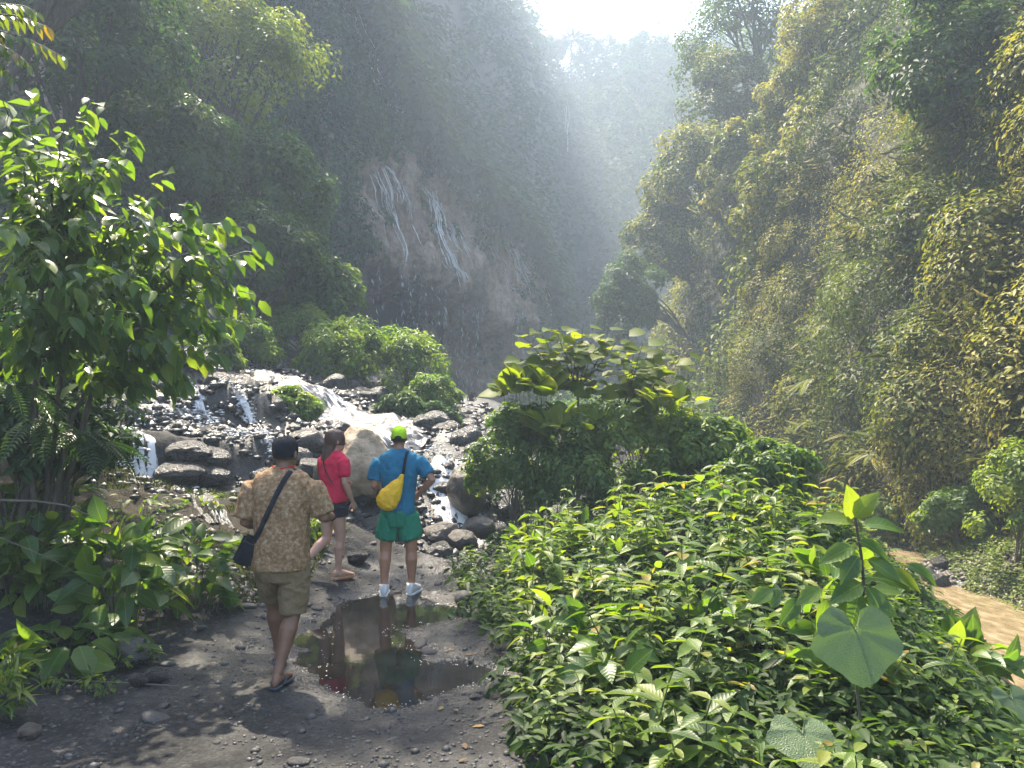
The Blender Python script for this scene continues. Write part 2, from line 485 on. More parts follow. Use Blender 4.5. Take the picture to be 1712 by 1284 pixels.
earth = sstep(-2.2, -3.2, xf + .5 * fbm(p3 * 1.3, 3, 62)) * sstep(7.2, 8.2, yf) * sstep(10.8, 10.2, yf)
def ground_mat():
    m, t, n, b = new_mat('volcanic_soil')
    geo = N_(t, 'ShaderNodeNewGeometry')
    at = N_(t, 'ShaderNodeAttribute', attribute_name='wet')
    nz = N_(t, 'ShaderNodeTexNoise', i_Scale=2.2, i_Detail=8.0, i_Roughness=.7)
    nf = N_(t, 'ShaderNodeTexNoise', i_Scale=45.0, i_Detail=5.0, i_Roughness=.7)
    vo = N_(t, 'ShaderNodeTexVoronoi', i_Scale=38.0)
    for q in (nz, nf, vo): t.links.new(geo.outputs['Position'], q.inputs['Vector'])
    c = ramp(t, nz.outputs[0], [(.3, (.018, .0185, .019)), (.5, (.032, .032, .032)), (.72, (.064, .062, .059))])
    pebble = ramp(t, vo.outputs['Color'], [(0, (.5, .5, .5)), (.7, (1, 1, 1)), (1, (1.9, 1.85, 1.75))])
    c = mixc(t, .8, c, pebble, 'MULTIPLY')
    c = mixc(t, .6, c, ramp(t, nf.outputs[0], [(.3, (.4, .4, .4)), (.7, (1.4, 1.4, 1.4))]), 'MULTIPLY')
    ea = N_(t, 'ShaderNodeAttribute', attribute_name='earth')
    c = mixc(t, math_(t, 'MULTIPLY', ea.outputs['Fac'], .85), c, ramp(t, nf.outputs[0], [(.3, (.012, .010, .007)), (.55, (.034, .028, .018)), (.75, (.055, .05, .026))]))
    wetn = math_(t, 'MULTIPLY', at.outputs['Fac'], ramp(t, nf.outputs[0], [(.25, (.55, .55, .55)), (.6, (1.1, 1.1, 1.1))]), True)
    c = mixc(t, wetn, c, mixc(t, 1.0, c, (.42, .42, .44), 'MULTIPLY'))
    t.links.new(c, b.inputs['Base Color'])
    mr = N_(t, 'ShaderNodeMapRange')
    mr.inputs['To Min'].default_value, mr.inputs['To Max'].default_value = .85, .13
    t.links.new(wetn, mr.inputs['Value'])
    t.links.new(mr.outputs[0], b.inputs['Roughness'])
    t.links.new(math_(t, 'ADD', math_(t, 'MULTIPLY', wetn, .45), .08), b.inputs['Specular IOR Level'])
    h = math_(t, 'ADD', math_(t, 'MULTIPLY', nf.outputs[0], .7), math_(t, 'MULTIPLY', math_(t, 'SUBTRACT', 1.0, vo.outputs['Distance']), .45))
    bp = N_(t, 'ShaderNodeBump', i_Strength=.8, i_Distance=.02)
    t.links.new(h, bp.inputs['Height'])
    t.links.new(bp.outputs[0], b.inputs['Normal'])
    return m

M_GROUND = ground_mat()
ground = link('ground', np_mesh('ground', np.stack([xf, yf, zl], 1), grid_faces(len(rows), len(cols))[:, ::-1], True, {'wet': wet * (1 - .7 * earth), 'earth': earth}), M_GROUND)
tag(ground, 'dark wet volcanic soil of the path and stream bed', kind='structure')
BV_GROUND = BVHTree.FromPolygons([tuple(v) for v in np.stack([xf, yf, zl], 1)], [tuple(f) for f in grid_faces(len(rows), len(cols)).tolist()])

def tz(x, y):
    h = BV_GROUND.ray_cast(Vector((x, y, 60)), Vector((0, 0, -1)))
    return h[0].z if h[0] else float(terrain(np.array([x]), np.array([y]))[0])

def hit(bv, px, py):
    h = bv.ray_cast(Vector((0, 0, CAM_H)), ray(px, py).normalized())
    return h[0], h[1]

def gp(px, py):
    return hit(BV_GROUND, px, py)[0]

# far apron so the land reaches beyond everything
ap = link('terrain', np_mesh('terrain', np.array([(-112, -7, -2.6), (112, -7, -2.6), (112, 187, -2.6), (-112, 187, -2.6)]), np.array([(0, 1, 2, 3)])), M_SOIL)
tag(ap, 'land below the gorge', kind='structure')

# ------------------------------------------------------------------ gorge sides
def surface(name, V, nu, nv, mat, label, flip=False):
    F = grid_faces(nu, nv)
    if flip: F = F[:, ::-1]
    o = link(name, np_mesh(name, V, F, True), mat)
    tag(o, label, kind='structure')
    return o, BVHTree.FromPolygons([tuple(v) for v in V], [tuple(f) for f in F.tolist()])

def wall_x(y, z):
    """Right gorge side: how far east it stands at distance y and height z."""
    b = np.interp(y, [4, 8, 11, 14, 17, 21, 26, 31, 34, 38, 43, 48, 54, 58, 64, 75], [9.5, 8.6, 7.9, 8.4, 9.0, 8.7, 8.4, 8.3, 10.2, 12.5, 12.0, 9.8, 9.0, 10.0, 13, 20])
    p = st3(y / 6.0, z / 6.0)
    x = b - .8 * sstep(24, 32, y) + .28 * np.clip(z, 0, 99) + .006 * np.clip(z, 0, 99) ** 2 - 1.7 * fbm(p, 3, 71) - .7 * fbm(p * 3.1, 3, 75)
    x = x + 2.2 * np.exp(-((y - 13.2) / 1.5) ** 2 - ((z - 6.4) / 2.6) ** 2)          # shaded recess
    x = x + 1.6 * np.exp(-((y - 17.2) / 1.0) ** 2 - ((z - 8) / 4.0) ** 2)
    return x
yy = np.linspace(3, 75, 190); zz_ = np.linspace(-1.6, 46, 130)
Yg, Zg = np.meshgrid(yy, zz_, indexing='ij')
Xg = wall_x(Yg, Zg)
_, BV_RIGHT = surface('canyon_wall', np.stack([Xg, Yg, Zg], -1).reshape(-1, 3), len(yy), len(zz_), M_SOIL, 'steep overgrown gorge side on the right of the river')

def lwall_x(y, z):
    b = np.interp(y, [-2, 6, 10, 15, 20, 26, 32, 38, 46], [-8.5, -8.8, -9.8, -10.5, -12, -13, -14.5, -17, -20])
    p = st3(y / 6.0, z / 6.0, 3)
    return b - .62 * np.clip(z - 2, 0, 99) + 1.6 * fbm(p, 3, 81) + .5 * fbm(p * 3, 2, 82)
yy2 = np.linspace(-2, 46, 90); zz2 = np.linspace(0, 34, 70)
Yh, Zh = np.meshgrid(yy2, zz2, indexing='ij')
_, BV_LEFT = surface('hillside', np.stack([lwall_x(Yh, Zh), Yh, Zh], -1).reshape(-1, 3), len(yy2), len(zz2), M_SOIL, 'dark wooded hillside on the left', True)

# main cliff: plan line, top height, overhanging tufa curtain with a cave below
CL = np.array([(-30, 37), (-20, 40), (-13, 43), (-9.5, 47), (-7.4, 52), (-5.2, 57), (-2.4, 62), (.6, 67), (3.4, 72), (4.6, 78), (4.0, 88)], float)
CT = np.array([44, 40, 36, 31, 26, 22.5, 20.5, 18.5, 15, 11, 9], float)
seg = np.r_[0, np.cumsum(np.linalg.norm(np.diff(CL, axis=0), axis=1))]
ns, nh = 330, 130
sv = np.linspace(0, seg[-1], ns)
cx_, cy_ = np.interp(sv, seg, CL[:, 0]), np.interp(sv, seg, CL[:, 1])
ctop = np.interp(sv, seg, CT)
tx, ty = np.gradient(cx_, sv), np.gradient(cy_, sv)
nx_, ny_ = ty, -tx                                     # outward, towards the valley
ln = np.hypot(nx_, ny_); nx_, ny_ = nx_ / ln, ny_ / ln
hv = np.linspace(0, 1, nh)
S, Hh = np.meshgrid(sv, hv, indexing='ij')
Zc = -.5 + Hh * (ctop[:, None] + .5)
xs_pix = 856 + FPX * cx_ / cy_
cave = (sstep(560, 620, xs_pix) * sstep(905, 850, xs_pix))[:, None]
lip = 10.6 + 1.4 * fbm(st3(sv * .33, sv * 0), 3, 90) + 1.8 * np.abs(fbm(st3(sv * 1.3, sv * 0), 2, 91)) - 2.0 * sstep(760, 900, xs_pix)
lip = lip[:, None] + 0 * Zc
flute = fbm(st3(S * .9, Zc * .12), 4, 92)
fine = fbm(st3(S * 2.6, Zc * .35), 3, 93)
big = fbm(st3(S * .16, Zc * .13), 3, 94)
drip = np.abs(fbm(st3(S * 4.5, Zc * .5), 3, 96)); crag = fbm(st3(S * 1.6, Zc * 1.6, big * 3), 4, 97)
off = .55 * crag - .5 * drip + 1.0 * big * 1.6 + .95 * flute + .4 * fine - .12 * np.clip(Zc - 8, 0, 99)
rec = sstep(.5, -.9, Zc - lip - .5 * fine) * cave
off = off - rec * (4.2 + .8 * big) + .9 * sstep(3.5, .8, np.abs(Zc - lip - 1.8)) * cave
off = off + 3.8 * sstep(8.5, 1, Zc) * (1 + .6 * fbm(st3(S * .35, Zc * .35), 3, 95)) * cave
Vc = np.stack([cx_[:, None] + nx_[:, None] * off, cy_[:, None] + ny_[:, None] * off, Zc], -1).reshape(-1, 3)

def cliff_mat():
    m, t, n, b = new_mat('tufa_cliff')
    geo = N_(t, 'ShaderNodeNewGeometry')
    mp = N_(t, 'ShaderNodeMapping')
    mp.inputs['Scale'].default_value = (1.1, 1.1, .12)
    t.links.new(geo.outputs['Position'], mp.inputs[0])
    streak = N_(t, 'ShaderNodeTexNoise', i_Scale=1.3, i_Detail=7.0, i_Roughness=.65)
    t.links.new(mp.outputs[0], streak.inputs['Vector'])
    nz = N_(t, 'ShaderNodeTexNoise', i_Scale=.35, i_Detail=6.0)
    t.links.new(geo.outputs['Position'], nz.inputs['Vector'])
    nb = N_(t, 'ShaderNodeTexNoise', i_Scale=3.5, i_Detail=7.0, i_Roughness=.7)
    t.links.new(geo.outputs['Position'], nb.inputs['Vector'])
    c = ramp(t, streak.outputs[0], [(.2, (.06, .04, .028)), (.36, (.20, .125, .08)), (.55, (.36, .26, .185)), (.74, (.5, .43, .36))])
    c = mixc(t, ramp(t, nz.outputs[0], [(.55, (0, 0, 0)), (.7, (.8, .8, .8))]), c, (.045, .06, .025))
    c = mixc(t, .6, c, ramp(t, nb.outputs[0], [(.3, (.35, .35, .35)), (.7, (1.5, 1.45, 1.4))]), 'MULTIPLY')
    t.links.new(c, b.inputs['Base Color'])
    b.inputs['Roughness'].default_value = .6
    bp = N_(t, 'ShaderNodeBump', i_Strength=.9, i_Distance=.35)
    t.links.new(math_(t, 'ADD', nb.outputs[0], streak.outputs[0]), bp.inputs['Height'])
    t.links.new(bp.outputs[0], b.inputs['Normal'])
    return m
_, BV_CLIFF = surface('cliff', Vc, ns, nh, cliff_mat(), 'tall brown tufa cliff with an overhanging curtain and thin waterfalls')

# hill behind the cliff, up to the ridge
YCL = ([-110, -30, -20, -13, -9.5, -7.4, -5.2, -2.4, .6, 3.4, 6, 10, 16, 24, 60, 110], [30, 36, 39, 42, 46, 51, 56, 61, 66, 71, 77, 80, 76, 70, 60, 50])
ZCL = ([-110, -30, -20, -13, -9.5, -7.4, -5.2, -2.4, .6, 3.4, 6, 10, 60], [52, 44, 40, 36, 31, 26, 22.5, 20.5, 18.5, 15, 8, 2, 2])
ZRD = ([-110, -40, -20, -6, 5, 20, 40, 110], [112, 104, 92, 77, 73, 73, 75, 80])
def hill_z(x, y):
    y0, z0, zr = np.interp(x, *YCL), np.interp(x, *ZCL), np.interp(x, *ZRD)
    t = y - y0 - 11.0
    p = st3(x / 14, y / 14)
    z = z0 - .3 + .96 * np.maximum(t, 0) + 3.2 * fbm(p, 3, 101) * sstep(0, 12, t) + np.minimum(t, 0) * 40
    zr = zr + 2.5 * fbm(st3(x / 9, x * 0), 3, 103)
    over = np.maximum(z - zr, 0)
    return np.where(z > zr, zr - .45 * over, z)
hx = np.linspace(-110, 110, 130); hy = np.geomspace(34, 185, 120)
Xk, Yk = np.meshgrid(hx, hy, indexing='ij')
_, BV_HILL = surface('hill', np.stack([Xk, Yk, hill_z(Xk, Yk)], -1).reshape(-1, 3), len(hx), len(hy), M_SOIL, 'high forested hill closing the valley', True)

# ------------------------------------------------------------------ river and puddle
def water_mat(name, col, rough, bumps, trans=.0, spec=.5, stretch=(1, 1, 1), dist=.02, stops=None):
    m, t, n, b = new_mat(name)
    geo = N_(t, 'ShaderNodeNewGeometry')
    mp = N_(t, 'ShaderNodeMapping')
    mp.inputs['Scale'].default_value = stretch
    t.links.new(geo.outputs['Position'], mp.inputs[0])
    nz = N_(t, 'ShaderNodeTexNoise', i_Scale=bumps, i_Detail=4.0)
    t.links.new(mp.outputs[0], nz.inputs['Vector'])
    if stops: t.links.new(ramp(t, nz.outputs[0], stops), b.inputs['Base Color'])
    else: b.inputs['Base Color'].default_value = (*col, 1)
    b.inputs['Roughness'].default_value = rough
    b.inputs['Transmission Weight'].default_value = trans
    b.inputs['IOR'].default_value = 1.33
    b.inputs['Specular IOR Level'].default_value = spec
    bp = N_(t, 'ShaderNodeBump', i_Strength=.6, i_Distance=dist)
    t.links.new(nz.outputs[0], bp.inputs['Height'])
    t.links.new(bp.outputs[0], b.inputs['Normal'])
    return m
M_RIVER = water_mat('muddy_water', (.25, .16, .08), .12, 5, stretch=(1.6, .7, 1), dist=.05, stops=[(.3, (.135, .10, .055)), (.5, (.19, .145, .085)), (.72, (.28, .23, .15))])
rx, ry = np.linspace(3.6, 9.2, 60), np.linspace(1, 26, 120)
Xr, Yr = np.meshgrid(rx, ry, indexing='ij')
Zr = -.93 + .018 * fbm(st3(Xr * 2.2, Yr * 1.1), 3, 111) + .01 * fbm(st3(Xr * 6, Yr * 3), 2, 112)
river = link('river', np_mesh('river', np.stack([Xr, Yr, Zr], -1).reshape(-1, 3), grid_faces(60, 120)[:, ::-1] if False else grid_faces(60, 120), True), M_RIVER)
tag(river, 'shallow muddy brown river', kind='structure')

M_PUDDLE = water_mat('puddle_water', (.014, .0125, .011), .04, 3, dist=.002)
c0 = PUD.mean(0)
ang = np.linspace(0, 2 * math.pi, 49)[:-1]
ring = np.stack([c0[0] + 1.25 * np.cos(ang), c0[1] + 1.9 * np.sin(ang), ang * 0 - .036], 1)
Vp = np.vstack([[(c0[0], c0[1], -.040)], ring])
Fp = np.array([(0, 1 + i, 1 + (i + 1) % 48) for i in range(48)])
tag(link('puddle', np_mesh('puddle', Vp, Fp), M_PUDDLE), 'shallow brown puddle reflecting the cliff on the dark path', kind='structure')
# ================================================================== FOREST ON THE GORGE SIDES
def hits(bv, P0, D):
    out = []
    for p, d in zip(P0, D):
        h = bv.ray_cast(Vector(p), Vector(d))
        out.append((*h[0], *h[1]) if h[0] else (np.nan,) * 6)
    a = np.array(out)
    return a[~np.isnan(a[:, 0])]

def stuff(name, leaves, mat, label, tmpl=RHOMB):
    o = leaf_cloud(name, *leaves, tmpl=tmpl, mat=mat)
    return tag(o, label, kind='stuff')

# --- right side: leafy cover, denser and finer where it is near
def wall_pts(n, y0, y1, z0, z1, pw=1.0):
    u = rng.random(n)
    y = (y0 ** (1 - pw) + u * (y1 ** (1 - pw) - y0 ** (1 - pw))) ** (1 / (1 - pw)) if pw != 1 else y0 * (y1 / y0) ** u
    z = z0 + (z1 - z0) * rng.random(n)
    e = .25
    x = wall_x(y, z)
    gy = (wall_x(y + e, z) - wall_x(y - e, z)) / (2 * e)
    gz = (wall_x(y, z + e) - wall_x(y, z - e)) / (2 * e)
    nr = norm(np.stack([-np.ones(n), gy, gz], 1))
    return np.stack([x, y, z], 1), nr

def patch(p, sc, seed, a=-.25, b=.35):
    return sstep(a, b, fbm(p / sc, 3, seed))

C, Nn = wall_pts(2300, 8.5, 33, -1, 17, 1.2)
rad = rng.uniform(.22, .62, len(C)) * (1 + (C[:, 1] - 9) / 40)
yel = patch(C, 3.0, 120, -.5, .2) * sstep(15, 4, C[:, 2] - .2 * (C[:, 1] - 12))
tn = .12 + .46 * yel + .15 * rng.random(len(C))
L1 = clump_leaves(C + Nn * rad[:, None] * .35, rad, 105, Nn, .088, .45, .5, .9, .45, tn, .11, jit=.42)
C2, N2 = wall_pts(1500, 30, 68, 0, 38, 1.6)
rad2 = rng.uniform(.5, 1.5, len(C2))
tn2 = .10 + .38 * patch(C2, 5, 121) + .2 * rng.random(len(C2))
L2 = clump_leaves(C2 + N2 * rad2[:, None] * .35, rad2, 62, N2, .27, .4, .5, .9, .45, tn2, .11, jit=.30)
# big lumps hanging out of the wall give it its bulges
C3, N3 = wall_pts(150, 9, 36, 1.5, 18, 1.4)
rad3 = np.stack([rng.uniform(.6, 1.1, len(C3)), rng.uniform(.7, 1.4, len(C3)), rng.uniform(.8, 1.7, len(C3))], 1)
L3 = clump_leaves(C3 + N3 * .4, rad3, 300, N3, .12, .45, .5, .9, .5, .1 + .45 * patch(C3, 3, 120) + .2 * rng.random(len(C3)), .11, .75, .30)
stuff('wall_foliage', cat_leaves(L1, L2, L3), M_LEAF_WALL, 'dense sunlit creepers and leafy cover hanging on the right gorge side')
# dry grass hanging in yellow tufts
C4, N4 = wall_pts(900, 9, 34, .2, 13, 1.3)
k = patch(C4, 2.6, 130, .0, .3) > rng.random(len(C4)) * .9
C4, N4 = C4[k], N4[k]
idx = np.repeat(np.arange(len(C4)), 60)
pos = C4[idx] + N4[idx] * .35 + rng.normal(0, .22, (len(idx), 3))
ax = norm(N4[idx] * .7 + unit(len(idx)) * .45 + np.array([0, 0, -.55]))
nr = norm(np.cross(ax, unit(len(idx))))
Lg = rng.uniform(.22, .6, len(idx))
stuff('hanging_grass', (pos, ax, nr, Lg, Lg * 0 + .022, np.clip(rng.normal(.6, .25, len(idx)), 0, 1)), M_GRASS, 'yellowish dry grass hanging on the right gorge side', BLADE)

# creepers hanging in strings from the bulges
C9, N9 = wall_pts(420, 9.5, 34, 2, 16, 1.3)
ps, ns9, ls9 = [], [], []
for c, n9 in zip(C9, N9):
    L9 = random.uniform(.8, 2.6); k9 = int(L9 * 26)
    t9 = np.linspace(0, L9, k9)
    q = np.stack([c[0] + n9[0] * (.45 + .12 * np.sin(t9 * 2 + c[1])), c[1] + n9[1] * .45 + .10 * np.sin(t9 * 1.7 + c[0]), c[2] - t9], 1) + rng.normal(0, .035, (k9, 3))
    ps.append(q); ns9.append(np.tile(n9 + [0, 0, .3], (k9, 1)))
ps, ns9 = np.concatenate(ps), np.concatenate(ns9)
ax9, nr9 = orient(ns9, 1.4, .4)
l9 = rng.uniform(.06, .13, len(ps))
stuff('hanging_creepers', (ps, ax9, nr9, l9, l9 * .55, np.clip(.3 + .45 * patch(ps, 2.0, 135) + rng.normal(0, .14, len(ps)), 0, 1)), M_LEAF_WALL, 'strings of creeper hanging down the right gorge side')

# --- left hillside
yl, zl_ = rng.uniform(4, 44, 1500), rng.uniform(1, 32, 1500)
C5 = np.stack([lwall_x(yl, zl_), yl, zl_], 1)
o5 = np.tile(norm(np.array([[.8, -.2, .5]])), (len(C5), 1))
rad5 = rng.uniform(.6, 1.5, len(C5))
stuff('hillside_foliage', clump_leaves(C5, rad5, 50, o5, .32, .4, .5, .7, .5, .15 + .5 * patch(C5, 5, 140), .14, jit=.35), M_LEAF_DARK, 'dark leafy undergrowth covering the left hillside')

# --- cliff: hanging plants everywhere but on the bare curtain
u, w = rng.random(9000), rng.random(9000)
si, hi = (u * (ns - 1)).astype(int), (w * (nh - 1)).astype(int)
pc = Vc.reshape(ns, nh, 3)[si, hi]
oc = np.stack([nx_[si], ny_[si], 0 * nx_[si]], 1)
px_, lp = xs_pix[si], lip[si, 0]
top = ctop[si]
bare = sstep(585, 640, px_) * sstep(1.5, -1.5, pc[:, 2] - (top - .3 + 2.4 * fbm(pc / 3, 2, 150)))
bare = bare * sstep(21.5, 18.5, pc[:, 2] + 2 * fbm(pc / 2.5, 2, 154))
prob = np.where(bare > .5, .05 * patch(pc, 2.5, 151, .1, .4) * 3, .95)
prob = prob * np.where((px_ > 540) & (px_ < 640) & (pc[:, 2] < 9), .12, 1)
prob = np.where(px_ > 885, .7 * patch(pc, 3, 152, -.2, .2), prob)
k = (rng.random(9000) < prob) & (px_ > 120)
C6, O6 = pc[k], oc[k]
rad6 = rng.uniform(.35, 1.25, len(C6)) * np.where(bare[k] > .5, .55, 1)
stuff('cliff_foliage', clump_leaves(C6, rad6, 32, O6, .38, .4, .5, .9, .4, .1 + .6 * patch(C6, 4, 153), .14, jit=.35), M_LEAF_DARK, 'green plants hanging over the tufa cliff')

# --- hill behind: forest crowns
hxs, hys = rng.uniform(-62, 62, 5600), rng.uniform(40, 182, 5600)
xe_ = rng.uniform(-34, 14, 1500)
hxs = np.r_[hxs, xe_]; hys = np.r_[hys, np.interp(xe_, *YCL) + 11 + rng.uniform(-10, 8, 1500)]
t_ = hys - np.interp(hxs, *YCL) - 11.0
k = (t_ > -11) & (hill_z(hxs, hys) < np.interp(hxs, *ZRD) + 4) & (np.abs(hxs) < 14 + .62 * hys)
hxs, hys = hxs[k], hys[k]
hb = np.maximum(hill_z(hxs, hys), np.interp(hxs, *ZCL) - 1.5)
rad7 = rng.uniform(1.0, 2.5, len(hxs)) * (1 + .35 * (rng.random(len(hxs)) > .85)) * np.clip((hys + 10) / 110, .7, 1.25)
C7 = np.stack([hxs, hys - .3 * rad7, hb + rad7 * rng.uniform(.3, 1.2, len(hxs))], 1)
R7 = np.stack([rad7, rad7, rad7 * rng.uniform(.8, 1.5, len(hxs))], 1)
stuff('hill_forest', clump_leaves(C7, R7, 36, np.tile([[0, -.6, .5]], (len(C7), 1)), .88, .4, .55, .6, .5, None, .14, jit=.32), M_LEAF_FAR, 'hazy rainforest covering the far hill')
# valley floor brush between cliff foot and the right wall
bx, by = rng.uniform(1.5, 12, 260), rng.uniform(26, 76, 260)
k = bx < wall_x(by, by * 0 + 2) + 1
bx, by = bx[k], by[k]
C8 = np.stack([bx, by, np.array([tz(a, b) for a, b in zip(bx, by)]) + .5], 1)
stuff('valley_brush', clump_leaves(C8, rng.uniform(.7, 2.0, len(C8)), 130, None, .26, .4, .5, .5, .5, None, .2), M_LEAF_DARK, 'dark brush on the valley floor')

# ------------------------------------------------------------------ trees and shrubs as things
def tree(name, label, cat, base, cc, cr, nclump, nleaf, L, mat, clr, tr, bark=None, group=None, tint=None, nlimb=10, wr=.5, tmpl=RHOMB, multi=1, droop=.5, crown='crown', spread=(.5, 1.0)):
    """Trunk with limbs and a crown of leaf clusters: base, crown centre cc and half-sizes cr in metres."""
    base, cc = Vector(base), Vector(cc)
    root = empty(name, base, label, cat, group)
    d = unit(nclump)
    d[:, 2] = np.where(d[:, 2] < -.45, -d[:, 2], d[:, 2])
    loc = np.array(cc - base)
    Cn = loc + d * np.array(cr) * rng.uniform(spread[0], spread[1], (nclump, 1))
    lv = clump_leaves(Cn, rng.uniform(.7, 1.3, nclump) * clr, nleaf, norm(d), L, .4, wr, droop, .5, tint, .15, .35, .42)
    leaf_cloud(crown, *lv, tmpl=tmpl, mat=mat, parent=root)
    ts = TubeSet()
    fork = Vector((0, 0, 0)).lerp(Vector(loc), .45)
    fork.z = max(fork.z, .2)
    for q in range(multi):
        b0 = Vector((random.uniform(-1, 1), random.uniform(-1, 1), 0)) * tr * 2 * (multi > 1) + Vector((0, 0, -.2))
        ts.add(bend(b0, fork + Vector((random.uniform(-1, 1), random.uniform(-1, 1), 0)) * tr * 3 * (multi > 1), 0, 6, tr * .5), tr, tr * .6, 7)
    link('trunk', ts.mesh('trunk'), bark or M_BARK, root)
    lm = TubeSet()
    for i in range(min(nlimb, nclump)):
        e = Vector(Cn[i])
        s = Vector((0, 0, 0)).lerp(fork, random.uniform(.75, 1.0))
        pl = bend(s, e, (e - s).length * .10, 6, (e - s).length * .05)
        lm.add(pl, tr * .5, tr * .10, 5)
        for _ in range(3):
            j = random.randrange(2, 5)
            e2 = Vector(Cn[random.randrange(nclump)]).lerp(e, .6)
            lm.add(bend(pl[j], e2, .05, 4, .05), tr * .2, tr * .06, 4)
    link('limbs', lm.mesh('limbs'), bark or M_BARK, root)
    return root

def onland(p):
    return Vector((p.x, p.y, tz(p.x, p.y)))

# left hillside trees: name, label, crown centre in the picture, distance, half width, half height (px)
LT = [('broad crowned tree with spreading bare-looking limbs and pale green leaves high on the left hillside', 365, 150, 27, 165, 150, M_LEAF_TREE, .85, .22),
      ('dark rounded tree below the pale spreading tree on the left hillside', 410, 330, 25, 135, 105, M_LEAF_DARK, .5, .16),
      ('dark tree at the top left corner behind the reddish young leaves', 140, 90, 20, 150, 170, M_LEAF_DARK, .35, .16),
      ('shaded tree in the hollow behind the broad-leaved shrub', 270, 290, 22, 120, 110, M_LEAF_DARK, .45, .14),
      ('small dark tree at the foot of the hillside above the cascade', 430, 450, 22, 110, 75, M_LEAF_DARK, .5, .12),
      ('bushy green tree leaning over the top of the cascade beside the cliff', 520, 500, 24, 75, 70, M_LEAF_MID, .35, .10)]
for lab, px, py, d, hw, hh, mt, tb, tr in LT:
    c = P(px, py, d); s = d / FPX
    b = Vector((c.x - .4, c.y + .8, max(tz(c.x, c.y), c.z - hh * s * 1.5 - 1)))
    tree('hillside_tree', lab, 'tree', b, c, (hw * s, hw * s * .8, hh * s), 62, 170, .20, mt, .16 * (hw + hh) * s, tr, tint=np.clip(rng.normal(tb, .16, 62), 0, 1), nlimb=16)

# tree added to dapple the path with shade, its narrow crown out of view
tree('added_shade_tree', 'tree added on the left hillside to shade the path, its open crown out of view', 'tree', (-11.5, 13, 4.5), (-5.25, 16.4, 15.5), (1.1, 3.0, 1.5), 32, 80, .17, M_LEAF_TREE, .7, .12, tint=np.clip(rng.normal(.4, .15, 32), 0, 1), nlimb=16)

# shrubs by the cascade
SH = [('feathery light green shrub leaning over the main cascade', 555, 610, 19.5, 55, 62), ('tall thin-stemmed shrub behind the main cascade', 610, 600, 20.5, 60, 60),
      ('rounded green shrub right of the cascade', 680, 625, 20, 62, 62), ('low green shrub at the right end of the bushes above the boulders', 722, 670, 18.5, 44, 38),
      ('small shaded shrub on the stream bank behind the man in blue', 672, 690, 16.5, 40, 26), ('bluish green bush alone at the foot of the cliff', 788, 722, 22, 34, 26),
      ('yellow-green shrub at the upper end of the cascade', 410, 580, 18.5, 55, 40), ('small bush overhanging the wet rocks between the two streams', 488, 690, 14.6, 42, 40),
      ('dense green shrub below the hillside trees', 500, 560, 21.5, 60, 42), ('dark fern-like shrub under the rounded green shrub', 720, 705, 16.8, 40, 22),
      ('low shrub on the bank above the wet rocks', 350, 600, 16.8, 60, 32)]
for lab, px, py, d, hw, hh in SH:
    c = P(px, py, d); s = d / FPX
    b = onland(c)
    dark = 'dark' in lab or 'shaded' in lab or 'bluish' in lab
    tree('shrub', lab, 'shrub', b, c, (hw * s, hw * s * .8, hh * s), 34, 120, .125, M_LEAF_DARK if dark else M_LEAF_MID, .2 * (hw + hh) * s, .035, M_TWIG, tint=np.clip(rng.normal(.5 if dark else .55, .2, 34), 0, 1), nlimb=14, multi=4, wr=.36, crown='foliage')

# trees standing on the right gorge side
RT = [('tall dark airy tree on the skyline at the top of the right gorge side', 1238, 70, 52, 92, 105, M_LEAF_TREE, .12, .22),
      ('tree with a dense dark crown below the skyline tree', 1225, 190, 49, 75, 75, M_LEAF_WALL, .25, .2),
      ('bright yellow-green tree leaning out of the right gorge side', 1390, 90, 34, 75, 85, M_LEAF_WALL, .58, .14),
      ('olive tree hanging over the gorge half way up', 1330, 190, 36, 65, 60, M_LEAF_WALL, .5, .12),
      ('bushy tree bulging from the right wall at its left outline', 1165, 320, 46, 80, 75, M_LEAF_WALL, .35, .18),
      ('bushy tree low on the far right wall', 1110, 420, 47, 60, 85, M_LEAF_WALL, .3, .16),
      ('leafy tree with a sunlit left side in the middle of the right wall', 1300, 380, 31, 65, 90, M_LEAF_WALL, .4, .14),
      ('small sunlit tree at the left outline of the near right wall', 1240, 300, 40, 50, 60, M_LEAF_WALL, .45, .12),
      ('dark bushy tree at the far end of the river', 1050, 520, 44, 55, 60, M_LEAF_DARK, .4, .14),
      ('dark leafy tree in the shade at the upper right', 1600, 130, 19, 130, 110, M_LEAF_DARK, .45, .12)]
for lab, px, py, d, hw, hh, mt, tb, tr in RT:
    c = P(px, py, d); s = d / FPX
    h = BV_RIGHT.ray_cast(c - Vector((0, 0, hh * s * .9)), Vector((1, .1, 0)))
    b = h[0] - Vector((.4, 0, .3)) if h[0] and (h[0] - c).length < 9 else Vector((c.x + 1, c.y + .5, c.z - hh * s * 1.6))
    tree('gorge_tree', lab, 'tree', b, c, (hw * s, hw * s * .9, hh * s * 1.35), 64, 140, .18 if d < 40 else .26, mt, .17 * (hw + hh) * s, tr, tint=np.clip(rng.normal(tb, .14, 64), 0, 1), nlimb=16, spread=(.35, 1.05))

